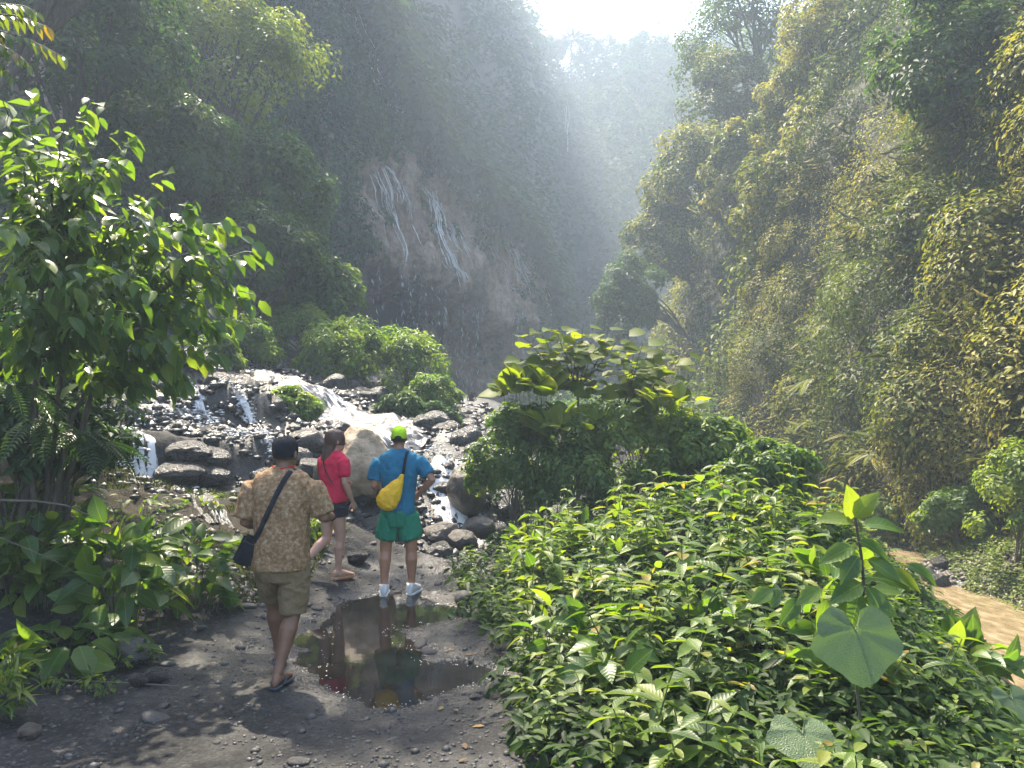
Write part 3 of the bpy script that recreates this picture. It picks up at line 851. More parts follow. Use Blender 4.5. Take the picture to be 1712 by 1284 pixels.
# ridge line: trees and palms against the sky
RG = [(790, 20, 55, 40), (828, 40, 36, 34), (862, 50, 30, 30), (905, 88, 26, 26), (935, 92, 26, 24), (985, 100, 30, 26), (1012, 92, 24, 30), (1040, 98, 24, 24), (1098, 105, 24, 28), (1125, 112, 28, 34), (1150, 118, 26, 30)]
for px, py, hw, hh in RG:
    d = 164 if px > 880 else 150
    c = P(px, py, d); s = d / FPX
    b = Vector((c.x, c.y, hill_z(np.array([c.x]), np.array([c.y]))[0] - 1))
    if b.z > c.z - 2: b.z = c.z - hh * s - 2
    tree('ridge_tree', 'pale hazy tree standing on the far ridge against the sky', 'tree', b, c, (hw * s, hw * s, hh * s), 26, 60, .62, M_LEAF_FAR, .2 * (hw + hh) * s, .25, M_BARK, 'trees on the far ridge', nlimb=8)
d = 163; c = P(1072, 84, d); s = d / FPX
tree('ridge_tree', 'tall conical tree rising highest above the far ridge', 'tree', (c.x, c.y, c.z - 9), c, (15 * s, 15 * s, 34 * s), 30, 60, .55, M_LEAF_FAR, 9 * s, .25, M_BARK)

def frond_mesh(name, n=16, w=.22, droop=.35, lw=.05):
    """Pinnate leaf one metre long along +x with n leaflet pairs."""
    V, F = [], []
    for i in range(n):
        t = .12 + .86 * i / (n - 1)
        z = -droop * t * t + .12 * t
        ln = w * (math.sin(math.pi * min(1, t * .92 + .08)) ** .7)
        for sgn in (1, -1):
            o = len(V)
            V += [(t, 0, z), (t + lw * .7, sgn * ln * .5, z - .01 + .02), (t + lw * 1.6, sgn * ln, z - .05), (t - lw * .45, sgn * ln * .5, z + .02)]
            F += [(o, o + 1, o + 2), (o, o + 2, o + 3)]
    for i in range(8):
        t0, t1 = i / 8, (i + 1) / 8
        f = lambda t: -droop * t * t + .12 * t
        o = len(V); r = .007
        V += [(t0, -r, f(t0)), (t0, r, f(t0)), (t1, r, f(t1)), (t1, -r, f(t1))]
        F += [(o, o + 1, o + 2), (o, o + 2, o + 3)]
    return np_mesh(name, np.array(V), np.array(F))
PALM_FROND = frond_mesh('frond', 12, .3, .75, .07); PALM_FROND.materials.append(M_LEAF_FAR)
for px, py in ((852, 24), (910, 50 + 30), (955, 66), (980, 62), (885, 42)):
    d = 161
    c = P(px, py, d)
    root = empty('palm_tree', (c.x, c.y, c.z - 11), 'hazy coconut palm standing out on the far ridge', 'palm tree', 'palms on the far ridge')
    link('trunk', TubeSet().add(bend((0, 0, 0), (0, 0, 11), 0, 5, .2), .28, .18, 6).mesh('trunk'), M_BARK, root)
    for i in range(11):
        f = link('frond', PALM_FROND, None, root)
        f.location = (0, 0, 11)
        f.scale = (3.6, 3.6, 3.6)
        f.rotation_euler = (0, R(random.uniform(-55, 15)), R(i * 33 + random.uniform(-8, 8)))

# pale slim trunks on the far hill
for px, py0, py1 in ((948, 180, 262), (1136, 185, 245)):
    h, n_ = hit(BV_HILL, px, py1)
    if h is None: continue
    top_ = P(px, py0, h.y - 3)
    b = Vector((h.x, h.y - 2, h.z))
    cc = top_ + Vector((0, 0, .5))
    tree('slim_tree', 'slim pale trunked tree among the hazy forest of the far hill', 'tree', b, cc, (1.6, 1.6, 1.3), 10, 50, .6, M_LEAF_FAR, .9, .12, M_BARK_PALE, 'slim pale trunks on the far hill', nlimb=5)

# ------------------------------------------------------------------ ferns on the right wall
FROND = frond_mesh('frond', 18, .2, .55, .045); FROND.materials.append(M_FERN)
FROND_G = frond_mesh('frond', 16, .2, .55, .045); FROND_G.materials.append(M_FERN_GREEN)
FR = [(1600, 790, 1.15), (1640, 775, .9), (1480, 775, .9), (1425, 745, .8), (1330, 700, .8), (1260, 650, 1.0), (1235, 590, 1.1), (1225, 680, 1.0), (1300, 600, .8), (1440, 600, .7),
      (1690, 700, .9), (1560, 640, .7), (1400, 790, .8), (1540, 800, .8), (1580, 720, .8), (1290, 760, .9), (1350, 780, .8), (1240, 545, 1.2), (1650, 620, .7), (1500, 690, .7),
      (1450, 520, .8), (1390, 450, .9), (1560, 395, .8), (1470, 380, .8), (1620, 540, .7), (1270, 700, 1.0), (1210, 640, 1.2), (1380, 640, .8), (1660, 760, .8), (1590, 850, .7),
      (1500, 835, .6), (1450, 690, .8), (1420, 480, .8), (1340, 480, .9), (1205, 720, 1.0), (1315, 650, .8), (1525, 560, .7), (1480, 460, .8)]
Cf, Nf = wall_pts(46, 10, 27, .2, 7.5, 1.4)
FL = [(None, q, n) for q, n in zip(Cf, Nf)]
for px, py, sc in FR + FL:
    h, n_ = hit(BV_RIGHT, px, py) if px else (Vector(py), Vector(sc))
    if not px:
        pz = h.z; py = 860 if pz < 1.2 else 660 if pz < 4.5 else 400; sc = random.uniform(.35, .65)
    if h is None: continue
    sc *= 1.15
    root = empty('fern', h + n_ * .6, 'arching yellow-green fern %s the sunlit right wall' % ('low on' if py > 735 else 'half way up' if py > 580 else 'high on'), 'fern', 'ferns %s the right wall' % ('low on' if py > 735 else 'half way up' if py > 580 else 'high on'))
    az = math.atan2(n_.y, n_.x) - .5
    for i in range(6):
        f = link('frond', FROND, None, root)
        k = sc * random.uniform(.75, 1.15)
        f.scale = (k, k, k)
        f.rotation_euler = (random.uniform(-.3, .3), R(random.uniform(-30, 22)), az + R(-75 + 30 * i + random.uniform(-10, 10)))
# ================================================================== WATER ON THE ROCKS
def foam_mat(name, a, b_, base, scale=(9, 1.4), white=.7, rough=.3):
    m, t, n, b = new_mat(name)
    al = N_(t, 'ShaderNodeAttribute', attribute_name='along')
    ac = N_(t, 'ShaderNodeAttribute', attribute_name='across')
    ed = N_(t, 'ShaderNodeAttribute', attribute_name='foam')
    cb = N_(t, 'ShaderNodeCombineXYZ')
    t.links.new(math_(t, 'MULTIPLY', ac.outputs['Fac'], scale[0]), cb.inputs[0])
    t.links.new(math_(t, 'MULTIPLY', al.outputs['Fac'], scale[1]), cb.inputs[1])
    nz = N_(t, 'ShaderNodeTexNoise', i_Scale=1.0, i_Detail=8.0, i_Roughness=.72)
    t.links.new(cb.outputs[0], nz.inputs['Vector'])
    f = math_(t, 'ADD', nz.outputs[0], math_(t, 'MULTIPLY', math_(t, 'SUBTRACT', ed.outputs['Fac'], .5), .45))
    mask = ramp(t, f, [(a, (0, 0, 0)), (b_, (1, 1, 1))])
    t.links.new(mixc(t, mask, base, (white, white, white * .99)), b.inputs['Base Color'])
    t.links.new(math_(t, 'ADD', math_(t, 'MULTIPLY', mask, .35), rough), b.inputs['Roughness'])
    bp = N_(t, 'ShaderNodeBump', i_Strength=.8, i_Distance=.04)
    t.links.new(nz.outputs[0], bp.inputs['Height'])
    t.links.new(bp.outputs[0], b.inputs['Normal'])
    return m
M_FOAM = foam_mat('cascade_water', .50, .57, (.018, .018, .018), (9, 2.4))
M_FOAM_THIN = foam_mat('thin_rock_water', .53, .66, (.02, .02, .02), (24, 6.0))
M_FALL = foam_mat('fall_water', .34, .6, (.10, .085, .07), (14, .5))

def ribbon(name, pts, widths, mat, label, lift=.035, nacross=26, foam=.5, step=.035, kind='structure', edge=.5):
    """Sheet of water lying on the ground along a line of world points."""
    pts = np.array([tuple(p) for p in pts])
    sg = np.r_[0, np.cumsum(np.linalg.norm(np.diff(pts, axis=0), axis=1))]
    na = max(8, int(sg[-1] / step))
    s = np.linspace(0, sg[-1], na)
    # smooth the centre line
    cxy = np.stack([np.interp(s, sg, pts[:, i]) for i in (0, 1)], 1)
    k = max(1, int(.25 / step))
    ker = np.ones(2 * k + 1) / (2 * k + 1)
    cxy = np.stack([np.convolve(np.pad(cxy[:, i], k, 'edge'), ker, 'valid') for i in (0, 1)], 1)
    w = np.interp(s, sg, widths)
    d = np.gradient(cxy, axis=0); d = norm(d)
    lat = np.stack([-d[:, 1], d[:, 0]], 1)
    a = np.linspace(-.5, .5, nacross)
    wl = w * (1 + edge * fbm(st3(s * 1.7, s * 0 + 3), 3, 160)); wr = w * (1 + edge * fbm(st3(s * 1.7, s * 0 + 9), 3, 161))
    W = np.where(a[None] < 0, wl[:, None], wr[:, None])
    X = cxy[:, None, 0] + lat[:, None, 0] * a[None] * W
    Y = cxy[:, None, 1] + lat[:, None, 1] * a[None] * W
    Z = np.array([tz(x, y) for x, y in zip(X.ravel(), Y.ravel())]).reshape(X.shape)
    Zs = Z.copy()
    for _ in range(2):
        Zs[1:-1] = (Zs[:-2] + Zs[1:-1] + Zs[2:]) / 3
    e = 1 - np.abs(a[None] * 2) ** 3
    Z = Zs + lift * e + .09 * fbm(st3(X * 5, Y * 5, Zs * 2), 4, 163) * e - .03 * (1 - e)
    steep = np.clip(np.abs(np.gradient(Zs, axis=0)) / step, 0, 1.2)
    fm = foam * (.55 + .7 * steep) * (.3 + .7 * e)
    V = np.stack([X, Y, Z], -1).reshape(-1, 3)
    al = np.repeat(s[:, None], nacross, 1); ac = a[None] * W
    o = link(name, np_mesh(name, V, grid_faces(na, nacross), True, {'along': al.ravel(), 'across': ac.ravel(), 'foam': fm.ravel()}), mat)
    return tag(o, label, kind=kind)

def gpl(*pp): return [gp(*p) for p in pp]
CASC = gpl((440, 626), (500, 648), (556, 678), (610, 706), (668, 732), (716, 752))
ribbon('cascade', gpl((440, 626), (500, 648), (556, 678), (610, 706), (668, 732), (716, 752)), [.9, 1.5, 2.1, 2.2, 1.9, 1.3], M_FOAM, 'white cascade rushing down over black stones', foam=.50, nacross=60, lift=.10)
lipw = [Vector((-1.05, 13.2, 0)), Vector((-1.0, 12.7, 0)), Vector((-.98, 12.3, 0)), Vector((-.95, 12.0, 0)), Vector((-.9, 11.75, 0)), Vector((-.75, 11.5, 0))]
ribbon('waterfall', lipw, [.9, .75, .7, .75, .9, 1.1], M_FOAM, 'small white waterfall dropping into the stream behind the man in blue', foam=.72, lift=.06, step=.025)
ribbon('stream', [Vector((-1.2, 11.6, 0)), Vector((-.6, 11.3, 0)), Vector((.1, 11.4, 0)), Vector((.5, 11.9, 0))], [.5, .9, .9, .5], M_FOAM, 'foaming stream below the small waterfall', foam=.62, lift=.03)
def strands(pts, widths, mat, label, foam=.7, n=5):
    """Water splitting into several narrow runs over the stones."""
    for k in range(n):
        w = sum(widths) / len(widths)
        o = random.uniform(-.55, .55) * w
        i0 = random.choice((0, 0, 1)) if len(pts) > 3 else 0
        pp = [Vector((p.x + o + random.uniform(-.12, .12) * w, p.y + random.uniform(-.1, .1) * w, 0)) for p in pts[i0:]]
        ribbon('rivulet', pp, [q * random.uniform(.10, .34) for q in widths[i0:]], mat, label, foam=foam * random.uniform(.8, 1.15), nacross=9, lift=.03, edge=.9)
strands( gpl((395, 662), (412, 684), (430, 706), (446, 735), (452, 760)), [.25, .4, .4, .35, .4], M_FOAM_THIN, 'thin white rivulet on the wet rocks', foam=.85)
strands( gpl((285, 600), (300, 630), (315, 660), (330, 690)), [.5, .6, .5, .5], M_FOAM_THIN, 'thin film of water on the upper rocks', foam=.6)
strands( gpl((140, 690), (190, 715), (212, 740), (214, 768), (235, 790)), [.6, .7, .6, .5, .7], M_FOAM_THIN, 'splashing water at the left end of the rock ledge', foam=.95)
strands( gpl((230, 704), (300, 700), (370, 712), (420, 730)), [.4, .45, .4, .3], M_FOAM_THIN, 'water spilling over the dark rock ledge', foam=.7)
strands( gpl((230, 812), (290, 815), (330, 826), (340, 850), (362, 880)), [.5, .6, .5, .35, .4], M_FOAM_THIN, 'shallow water running past the mud bank', foam=.62)
strands( gpl((600, 780), (650, 790), (700, 800)), [.5, .5, .5], M_FOAM_THIN, 'water trickling behind the tan boulder', foam=.8)

# thin falls on the cliff

def cliff_fall(name, px, w, label, mat=M_FALL, bv=None, lift=.55):
    pts = []
    for a, b in zip(px[:-1], px[1:]):
        for i in range(6):
            t = i / 6
            h = hit(bv or BV_CLIFF, a[0] + (b[0] - a[0]) * t, a[1] + (b[1] - a[1]) * t)
            if h[0] is not None: pts.append(h[0] + h[1] * lift)
    V, al, ac, fm, F = [], [], [], [], []
    n = len(pts)
    for _ in range(2):
        pts = [pts[0]] + [(pts[i - 1] + pts[i] * 2 + pts[i + 1]) / 4 for i in range(1, n - 1)] + pts[-1:] if n > 2 else pts
    for st in range(16):
        o0 = random.gauss(0, .75) * w * (st > 0)
        i0 = random.randrange(0, max(1, 2 * n // 3)) if st else 0
        i1 = min(n, i0 + random.randrange(3, max(4, n // 2))) if st else n
        s = 0; first = len(V) // 3
        for i in range(i0, i1):
            p = pts[i]
            if i > i0: s += (p - pts[i - 1]).length
            o0 += random.uniform(-.03, .03)
            ww = w * random.uniform(.05, .17) * (1.5 if st == 0 else 1)
            for k in range(3):
                a = k / 2 - .5
                V.append((p.x + o0 + a * ww, p.y + (o0 + a * ww) * .6 - .06 * (1 - abs(2 * a)), p.z + random.uniform(-.05, .05)))
                al.append(s); ac.append(a * ww + st); fm.append(1.05 - .5 * abs(2 * a))
        for i in range(i1 - i0 - 1):
            q = first * 3 + i * 3
            F += [(q, q + 3, q + 4, q + 1), (q + 1, q + 4, q + 5, q + 2)]
    if n < 3: return
    o = link(name, np_mesh(name, np.array(V), np.array(F), True, {'along': al, 'across': ac, 'foam': fm}), mat)
    tag(o, label, kind='structure')
cliff_fall('waterfall', [(632, 280), (650, 325), (664, 370), (676, 410), (682, 445)], .46, 'thin white fall on the left of the tufa curtain')
cliff_fall('waterfall', [(645, 280), (664, 310), (668, 350)], .24, 'side strand of the left fall')
cliff_fall('waterfall', [(708, 312), (722, 350), (740, 400), (758, 440), (772, 470), (780, 502)], .55, 'long white fall down the middle of the tufa curtain')
cliff_fall('waterfall', [(716, 316), (735, 360), (752, 395)], .26, 'side strand of the middle fall')
cliff_fall('waterfall', [(862, 415), (880, 455), (905, 500), (930, 542)], .26, 'faint fall on the right end of the cliff')
cliff_fall('waterfall', [(850, 400), (868, 450), (890, 500)], .2, 'very thin fall beside the right end of the cliff')
for k in range(7):
    x0 = 640 + 34 * k + random.uniform(-10, 10); y0 = 300 + 18 * k + random.uniform(-12, 12); ln_ = random.uniform(50, 120)
    cliff_fall('waterfall', [(x0, y0), (x0 + ln_ * .16, y0 + ln_ * .5), (x0 + ln_ * .30, y0 + ln_)], .16, 'hair-thin trickle over the tufa curtain')
cliff_fall('waterfall', [(562, 2), (585, 50), (604, 95), (620, 140), (628, 178)], .45, 'pale trickle high on the cliff')
cliff_fall('waterfall', [(585, 30), (600, 70), (612, 110)], .25, 'second pale trickle high on the cliff')
def free_fall(px, py, bottom, label):
    h = hit(BV_CLIFF, px, py)
    if h[0] is None: return
    p = h[0] + h[1] * .7
    n = 70
    t = rng.random(n) ** 1.3
    c = np.stack([p.x + rng.normal(0, .06, n) + np.round(rng.normal(0, .9, n)) * .38, p.y + rng.normal(0, .15, n), p.z - (p.z - bottom) * t], 1)
    ax = norm(np.tile([[0, 0, -1.0]], (n, 1)) + unit(n) * .06)
    nr = norm(np.cross(ax, unit(n)))
    L = rng.uniform(.12, .5, n)
    stuff('falling_water', (c, ax, nr, L, L * 0 + .022, L), M_FROTH2, label, BLADE)
M_FROTH2 = noise_mat('falling_drops', [(.3, (.45, .47, .5)), (.7, (.65, .67, .7))], 20, (.4, .6), .1, 60, .002)
for q in ((682, 440), (700, 455), (740, 470), (779, 498), (800, 500), (640, 440), (860, 520)):
    free_fall(*q, 2.5, 'thin veil of drops falling free below the tufa curtain')
cliff_fall('waterfall', [(956, 470), (957, 490), (958, 512)], .5, 'distant white fall at the end of the gorge', bv=BV_HILL, lift=1.2)
cliff_fall('waterfall', [(926, 455), (928, 490), (934, 535)], .3, 'distant thin fall at the end of the gorge', bv=BV_HILL, lift=1.2)

# ================================================================== STONES
_ico = {}
def ico(sub):
    if sub not in _ico:
        bm = bmesh.new()
        bmesh.ops.create_icosphere(bm, subdivisions=sub, radius=1)
        _ico[sub] = (np.array([v.co[:] for v in bm.verts]), np.array([[v.index for v in f.verts] for f in bm.faces]))
        bm.free()
    return _ico[sub]

def rock_mesh(name, seed, sub=3, amp=.35, freq=1.2, facet=.0, smooth=True):
    V, F = ico(sub)
    V = V.copy()
    r = 1 + amp * fbm(V * freq + seed * 7.1, 3, seed) + amp * .3 * fbm(V * freq * 4 + seed, 2, seed + 5)
    V = V * r[:, None]
    if facet:
        g = np.random.default_rng(seed)
        for _ in range(9):                    # broken flat faces
            nn = g.normal(size=3); nn /= np.linalg.norm(nn)
            dd = V @ nn; lim = g.uniform(.62, .9)
            V = V - np.maximum(dd - lim, 0)[:, None] * nn * facet
    return np_mesh(name, V, F, smooth)

ROCKS_W = [rock_mesh('rock', 200 + i, 3, .32, 1.1, .8 * (i % 2)) for i in range(7)]
for m_ in ROCKS_W: m_.materials.append(M_ROCK_WET)
ROCKS_D = [rock_mesh('stone', 230 + i, 2, .32, 1.1, .85 * (i % 3 > 0)) for i in range(7)]
for m_ in ROCKS_D: m_.materials.append(M_ROCK_DRY)

def put_rock(me, loc, size, name, label, cat, group=None, rz=None, tilt=.3, mat=None):
    o = link(name, me)
    o.location = loc
    o.scale = size
    o.rotation_euler = (random.uniform(-tilt, tilt), random.uniform(-tilt, tilt), random.uniform(0, 6.28) if rz is None else rz)
    return tag(o, label, cat, group)

def big(px, py, d, sz, mat, label, seed, name='boulder', facet=.6, amp=.3, rz=0, sub=5, freq=1.1):
    c = P(px, py, d)
    fy = py + sz[2] * FPX / d * .75
    g = gp(px, fy)
    k = g.y / d if g is not None and .75 < g.y / d < 1.35 else 1.0
    c = P(px, py, d * k); sz = tuple(q * k for q in sz)
    me = rock_mesh(name, seed, sub, amp, freq, facet)
    me.materials.append(mat)
    o = link(name, me)
    o.location = c; o.scale = sz; o.rotation_euler = (0, 0, rz)
    return tag(o, label, 'boulder')
big(603, 782, 10.9, (.50, .52, .50), M_ROCK_TAN, 'large pale tan boulder behind the woman in pink', 301, rz=.4)
big(556, 797, 10.5, (.26, .3, .28), M_ROCK_BROWN, 'dark brown overhung block against the left side of the tan boulder', 302)
big(780, 818, 12.1, (.36, .42, .46), M_ROCK_BROWN, 'wet brown boulder standing right of the small waterfall', 303, amp=.2)
big(738, 892, 9.7, (.24, .2, .15), M_ROCK_BROWN, 'angular brown stone at the end of the path', 304)
big(802, 882, 10.2, (.22, .2, .14), M_ROCK_DRY, 'smooth pale grey stone beside the stream at the edge of the bushes', 305, amp=.15, facet=.2)
big(774, 902, 9.9, (.19, .17, .13), M_ROCK_BROWN, 'rounded brown stone between the grey stone and the angular one', 306)
big(604, 828, 9.9, (.13, .12, .09), M_ROCK_DRY, 'light grey stone in front of the tan boulder', 307, sub=4)
big(538, 820, 9.7, (.17, .15, .09), M_ROCK_DRY, 'flat grey slab beside the woman', 308, sub=4)
big(598, 931, 8.9, (.14, .13, .09), M_ROCK_WET, 'dark jagged stone on the path between the woman and the man in blue', 309, sub=4)
big(495, 935, 8.3, (.17, .14, .10), M_ROCK_WET, 'dark flat stone behind the man in the brown shirt', 310, sub=4)
big(312, 757, 10.6, (.33, .3, .18), M_ROCK_WET, 'upper rounded wet black rock below the ledge', 311, amp=.2, facet=.2)
big(355, 768, 10.5, (.27, .3, .17), M_ROCK_WET, 'rounded wet black rock right of the upper one', 312, amp=.2, facet=.2)
big(300, 792, 10.2, (.36, .3, .17), M_ROCK_WET, 'long low wet black rock at the water edge', 313, amp=.2, facet=.2)
big(352, 797, 10.0, (.26, .25, .15), M_ROCK_WET, 'glossy wet black rock right of the long low rock', 314, amp=.2, facet=.2)
big(488, 770, 10.8, (.3, .3, .22), M_ROCK_WET, 'dark wet boulder beyond the head of the man in the cap', 315, amp=.25)
big(205, 1092, 5.55, (.21, .17, .10), M_ROCK_DRY, 'mossy grey boulder at the left edge of the path', 316, facet=.7)
big(262, 1128, 5.3, (.09, .08, .06), M_ROCK_WET, 'dark stone next to the mossy boulder', 317, sub=4)
big(232, 1138, 5.2, (.07, .06, .045), M_ROCK_WET, 'small dark wet stone in front of the mossy boulder', 318, sub=4)
big(1568, 975, 12.0, (.19, .17, .15), M_ROCK_WET, 'dark boulder at the water edge across the river', 319, amp=.2, sub=4)
big(1553, 962, 12.4, (.13, .14, .13), M_ROCK_DRY, 'grey boulder behind the dark one across the river', 320, amp=.2, sub=4)
big(1572, 940, 13.2, (.15, .14, .1), M_ROCK_WET, 'round dark stone on the green bank across the river', 321, amp=.2, sub=4)
big(1525, 918, 14.2, (.12, .14, .08), M_ROCK_DRY, 'grey stone at the bend of the river', 322, sub=4)
big(50, 1222, 4.7, (.07, .06, .05), M_ROCK_BROWN, 'small brown stone at the bottom left of the path', 323, sub=3)
big(776, 1000, 7.2, (.10, .09, .07), M_ROCK_DRY, 'grey stone at the edge of the leafy patch by the puddle', 324, sub=3)

# rocks lying all over the cascade slope
def scat(n, x0, x1, y0, y1, mask, smin, smax, pw=2.2):
    out = []
    while len(out) < n:
        x, y = random.uniform(x0, x1), random.uniform(y0, y1)
        if mask(x, y): out.append((x, y, smin + (smax - smin) * random.random() ** pw))
    return out
def on_slope(x, y): return float(slope_mask(np.array([x]), np.array([y]))[0]) > .5 and x / y > -.72 and (min((x - a) ** 2 + (y - b) ** 2 for a, b in CASC2) > .8 or random.random() < .2)
CASC2 = [tuple(CASC[i].lerp(CASC[i + 1], t / 5))[:2] for i in range(5) for t in range(5)]
for x, y, s in sorted(scat(270, -9, .8, 10.3, 20, on_slope,   .05, .30, 2.0), key=lambda q: q[1]):
    px = 856 + FPX * x / y
    lab, grp = (('wet black rock on the stony slope left of the men', 'rocks on the left slope') if px < 430 else
                ('wet dark rock among the white water of the cascade', 'rocks in the cascade') if px < 720 else
                ('grey rock on the stony rise above the small waterfall', 'rocks above the small waterfall'))
    put_rock(random.choice(ROCKS_W), (x, y, tz(x, y) + s * .15), (s * random.uniform(.9, 1.5), s, s * random.uniform(.6, 1.0)), 'rock', lab, 'rock', grp)
# broken white water: small bright splashes following every run
RUNS = [(CASC, 1.5, 3400), (gpl((395, 662), (412, 684), (430, 706), (446, 735), (452, 760)), .4, 700), (gpl((285, 600), (300, 630), (315, 660), (330, 690)), .6, 600),
        (gpl((140, 690), (190, 715), (212, 740), (214, 768), (235, 790)), .55, 900), (gpl((230, 704), (300, 700), (370, 712), (420, 730)), .35, 700), (gpl((230, 812), (290, 815), (330, 826)), .4, 200),
        (gpl((600, 780), (650, 790), (700, 800)), .4, 300), ([Vector(q) for q in lipw], .6, 900), ([Vector((-1.2, 11.6, 0)), Vector((-.6, 11.3, 0)), Vector((.1, 11.4, 0)), Vector((.5, 11.9, 0))], .6, 600),
        (gpl((330, 640), (380, 690), (430, 740)), 1.6, 700), (gpl((470, 760), (520, 780)), 1.0, 250)]
sp_ = []
for pts_, sd_, n_ in RUNS:
    n_ = int(n_ * (.5 if sd_ > .9 else .4)); sd_ *= .7
    pa = np.array([tuple(p)[:2] for p in pts_])
    t_ = rng.random(n_) * (len(pa) - 1); i_ = np.minimum(t_.astype(int), len(pa) - 2)
    q_ = pa[i_] + (pa[i_ + 1] - pa[i_]) * (t_ - i_)[:, None] + rng.normal(0, sd_ * .30, (n_, 2))
    kk = fbm(st3(q_[:, 0], q_[:, 1]) * 3.5, 3, 175) > -.12
    sp_.append(q_[kk])
sp_ = np.concatenate(sp_)
sp3 = np.column_stack([sp_, [tz(a, b) + random.uniform(.0, .07) for a, b in sp_]])
V_, F_ = ico(1)
M_SPLASH = noise_mat('white_water', [(.3, (.45, .46, .47)), (.7, (.72, .73, .74))], 12, (.25, .5), .3, 40, .01)
ns_, kv = len(sp3), len(V_)
sz_ = rng.uniform(.004, .015, ns_)[:, None, None] * np.stack([rng.uniform(.7, 1.2, ns_), rng.uniform(1.5, 5.0, ns_), rng.uniform(.6, 1.6, ns_)], 1)[:, None, :]
W_ = V_[None] * (1 + rng.normal(0, .25, (ns_, kv, 1))) * sz_
c_, s_ = np.cos(.55), np.sin(.55)
W_ = np.stack([W_[..., 0] * c_ + W_[..., 1] * s_, -W_[..., 0] * s_ + W_[..., 1] * c_, W_[..., 2]], -1) + sp3[:, None, :]
tag(link('white_water', np_mesh('white_water', W_.reshape(-1, 3), (F_[None] + (np.arange(ns_) * kv)[:, None, None]).reshape(-1, 3), True), M_SPLASH), 'broken white water splashing between the stones', kind='stuff')
# stones one can pick out on the path
def on_path(x, y): return float(path_mask(np.array([x]), np.array([y]))[0]) > .6 and abs(x / y) < .7 and float(poly_sd(np.array([x]), np.array([y]), PUD)[0]) > -.05
for x, y, s in scat(120, -3.6, .6, 4.0, 10.8, on_path, .018, .06):
    near = 'near edge of' if y < 5.4 else 'middle of' if y < 7.5 else 'far end of'
    put_rock(random.choice(ROCKS_D), (x, y, tz(x, y) + s * .1), (s * 1.25, s, s * .6), 'stone', 'small grey stone lying on the %s the path' % near, 'stone', 'stones on the %s the path' % near)
for px, py, s, lab in ((258, 1203, .07, 'flat pale slab of stone on the bare dark soil'), (325, 1163, .035, 'rounded buff pebble on the dark soil'), (497, 1275, .05, 'pale stone at the bottom edge of the path'),
                       (415, 885 + 130, .07, 'pale flat stone in the wet beside the man in the brown shirt'), (530, 1018, .05, 'small white stone near the puddle'), (505, 1012, .07, 'rounded grey stone near the puddle')):
    p = gp(px, py)
    put_rock(ROCKS_D[0], p + Vector((0, 0, s * .12)), (s * 1.3, s, s * .4), 'stone', lab, 'stone')
def rubble(name, pts, sizes, mat, label):
    V, F = ico(1)
    V = V[:12] if len(V) == 12 else V
    n, k = len(pts), len(V)
    jit = 1 + rng.normal(0, .16, (n, k, 1))
    sc = sizes[:, None, None] * np.stack([rng.uniform(.8, 1.5, n), rng.uniform(.7, 1.1, n), rng.uniform(.55, 1.0, n)], 1)[:, None, :]
    a = rng.uniform(0, 6.28, n); c, s = np.cos(a)[:, None], np.sin(a)[:, None]
    W = V[None] * jit * sc
    W = np.stack([W[..., 0] * c - W[..., 1] * s, W[..., 0] * s + W[..., 1] * c, W[..., 2]], -1) + pts[:, None, :]
    FF = (F[None] + (np.arange(n) * k)[:, None, None]).reshape(-1, 3)
    return tag(link(name, np_mesh(name, W.reshape(-1, 3), FF, False), mat), label, kind='stuff')
def spread(n, x0, x1, y0, y1, f, pw=1.6):
    x, y = rng.uniform(x0, x1, n), y0 * (y1 / y0) ** (rng.random(n) ** pw)
    k = f(x, y) & (np.abs(x / y) < .75)
    x, y = x[k], y[k]
    return np.stack([x, y, [tz(a, b) for a, b in zip(x, y)]], 1)
pg = spread(7000, -4.4, .9, 3.6, 11, lambda x, y: (path_mask(x, y) > .3) & (poly_sd(x, y, PUD) > -.04) & (fbm(st3(x, y) * 1.2, 3, 170) > -.25))
rubble('gravel', pg, rng.uniform(.004, .016, len(pg)) * (1 + (rng.random(len(pg)) > .93)), M_ROCK_DRY, 'loose gravel strewn over the path')
pr = spread(10000, -9, 1.2, 10.2, 21, lambda x, y: slope_mask(x, y) > .35, 1.0)
ca = np.array([tuple(p)[:2] for p in CASC])
cq = np.concatenate([ca[i] + (ca[i + 1] - ca[i]) * t for i in range(len(ca) - 1) for t in np.linspace(0, 1, 12)[:, None]]).reshape(-1, 2)
dc = np.sqrt(((pr[:, None, :2] - cq[None]) ** 2).sum(-1)).min(1)
pr = pr[(dc > .75) | (rng.random(len(pr)) < .1)]
rubble('rubble', pr, .018 + .09 * rng.random(len(pr)) ** 2.2, M_ROCK_WET, 'small wet black stones of the cascade slope')
pb = spread(1800, 6.6, 10, 9.5, 17, lambda x, y: (x > 6.9) , 1.0)
rubble('bank_gravel', pb[pb[:, 2] > -1.0], rng.uniform(.02, .075, (pb[:, 2] > -1.0).sum()), M_ROCK_BROWN, 'brown pebbles on the river bank')
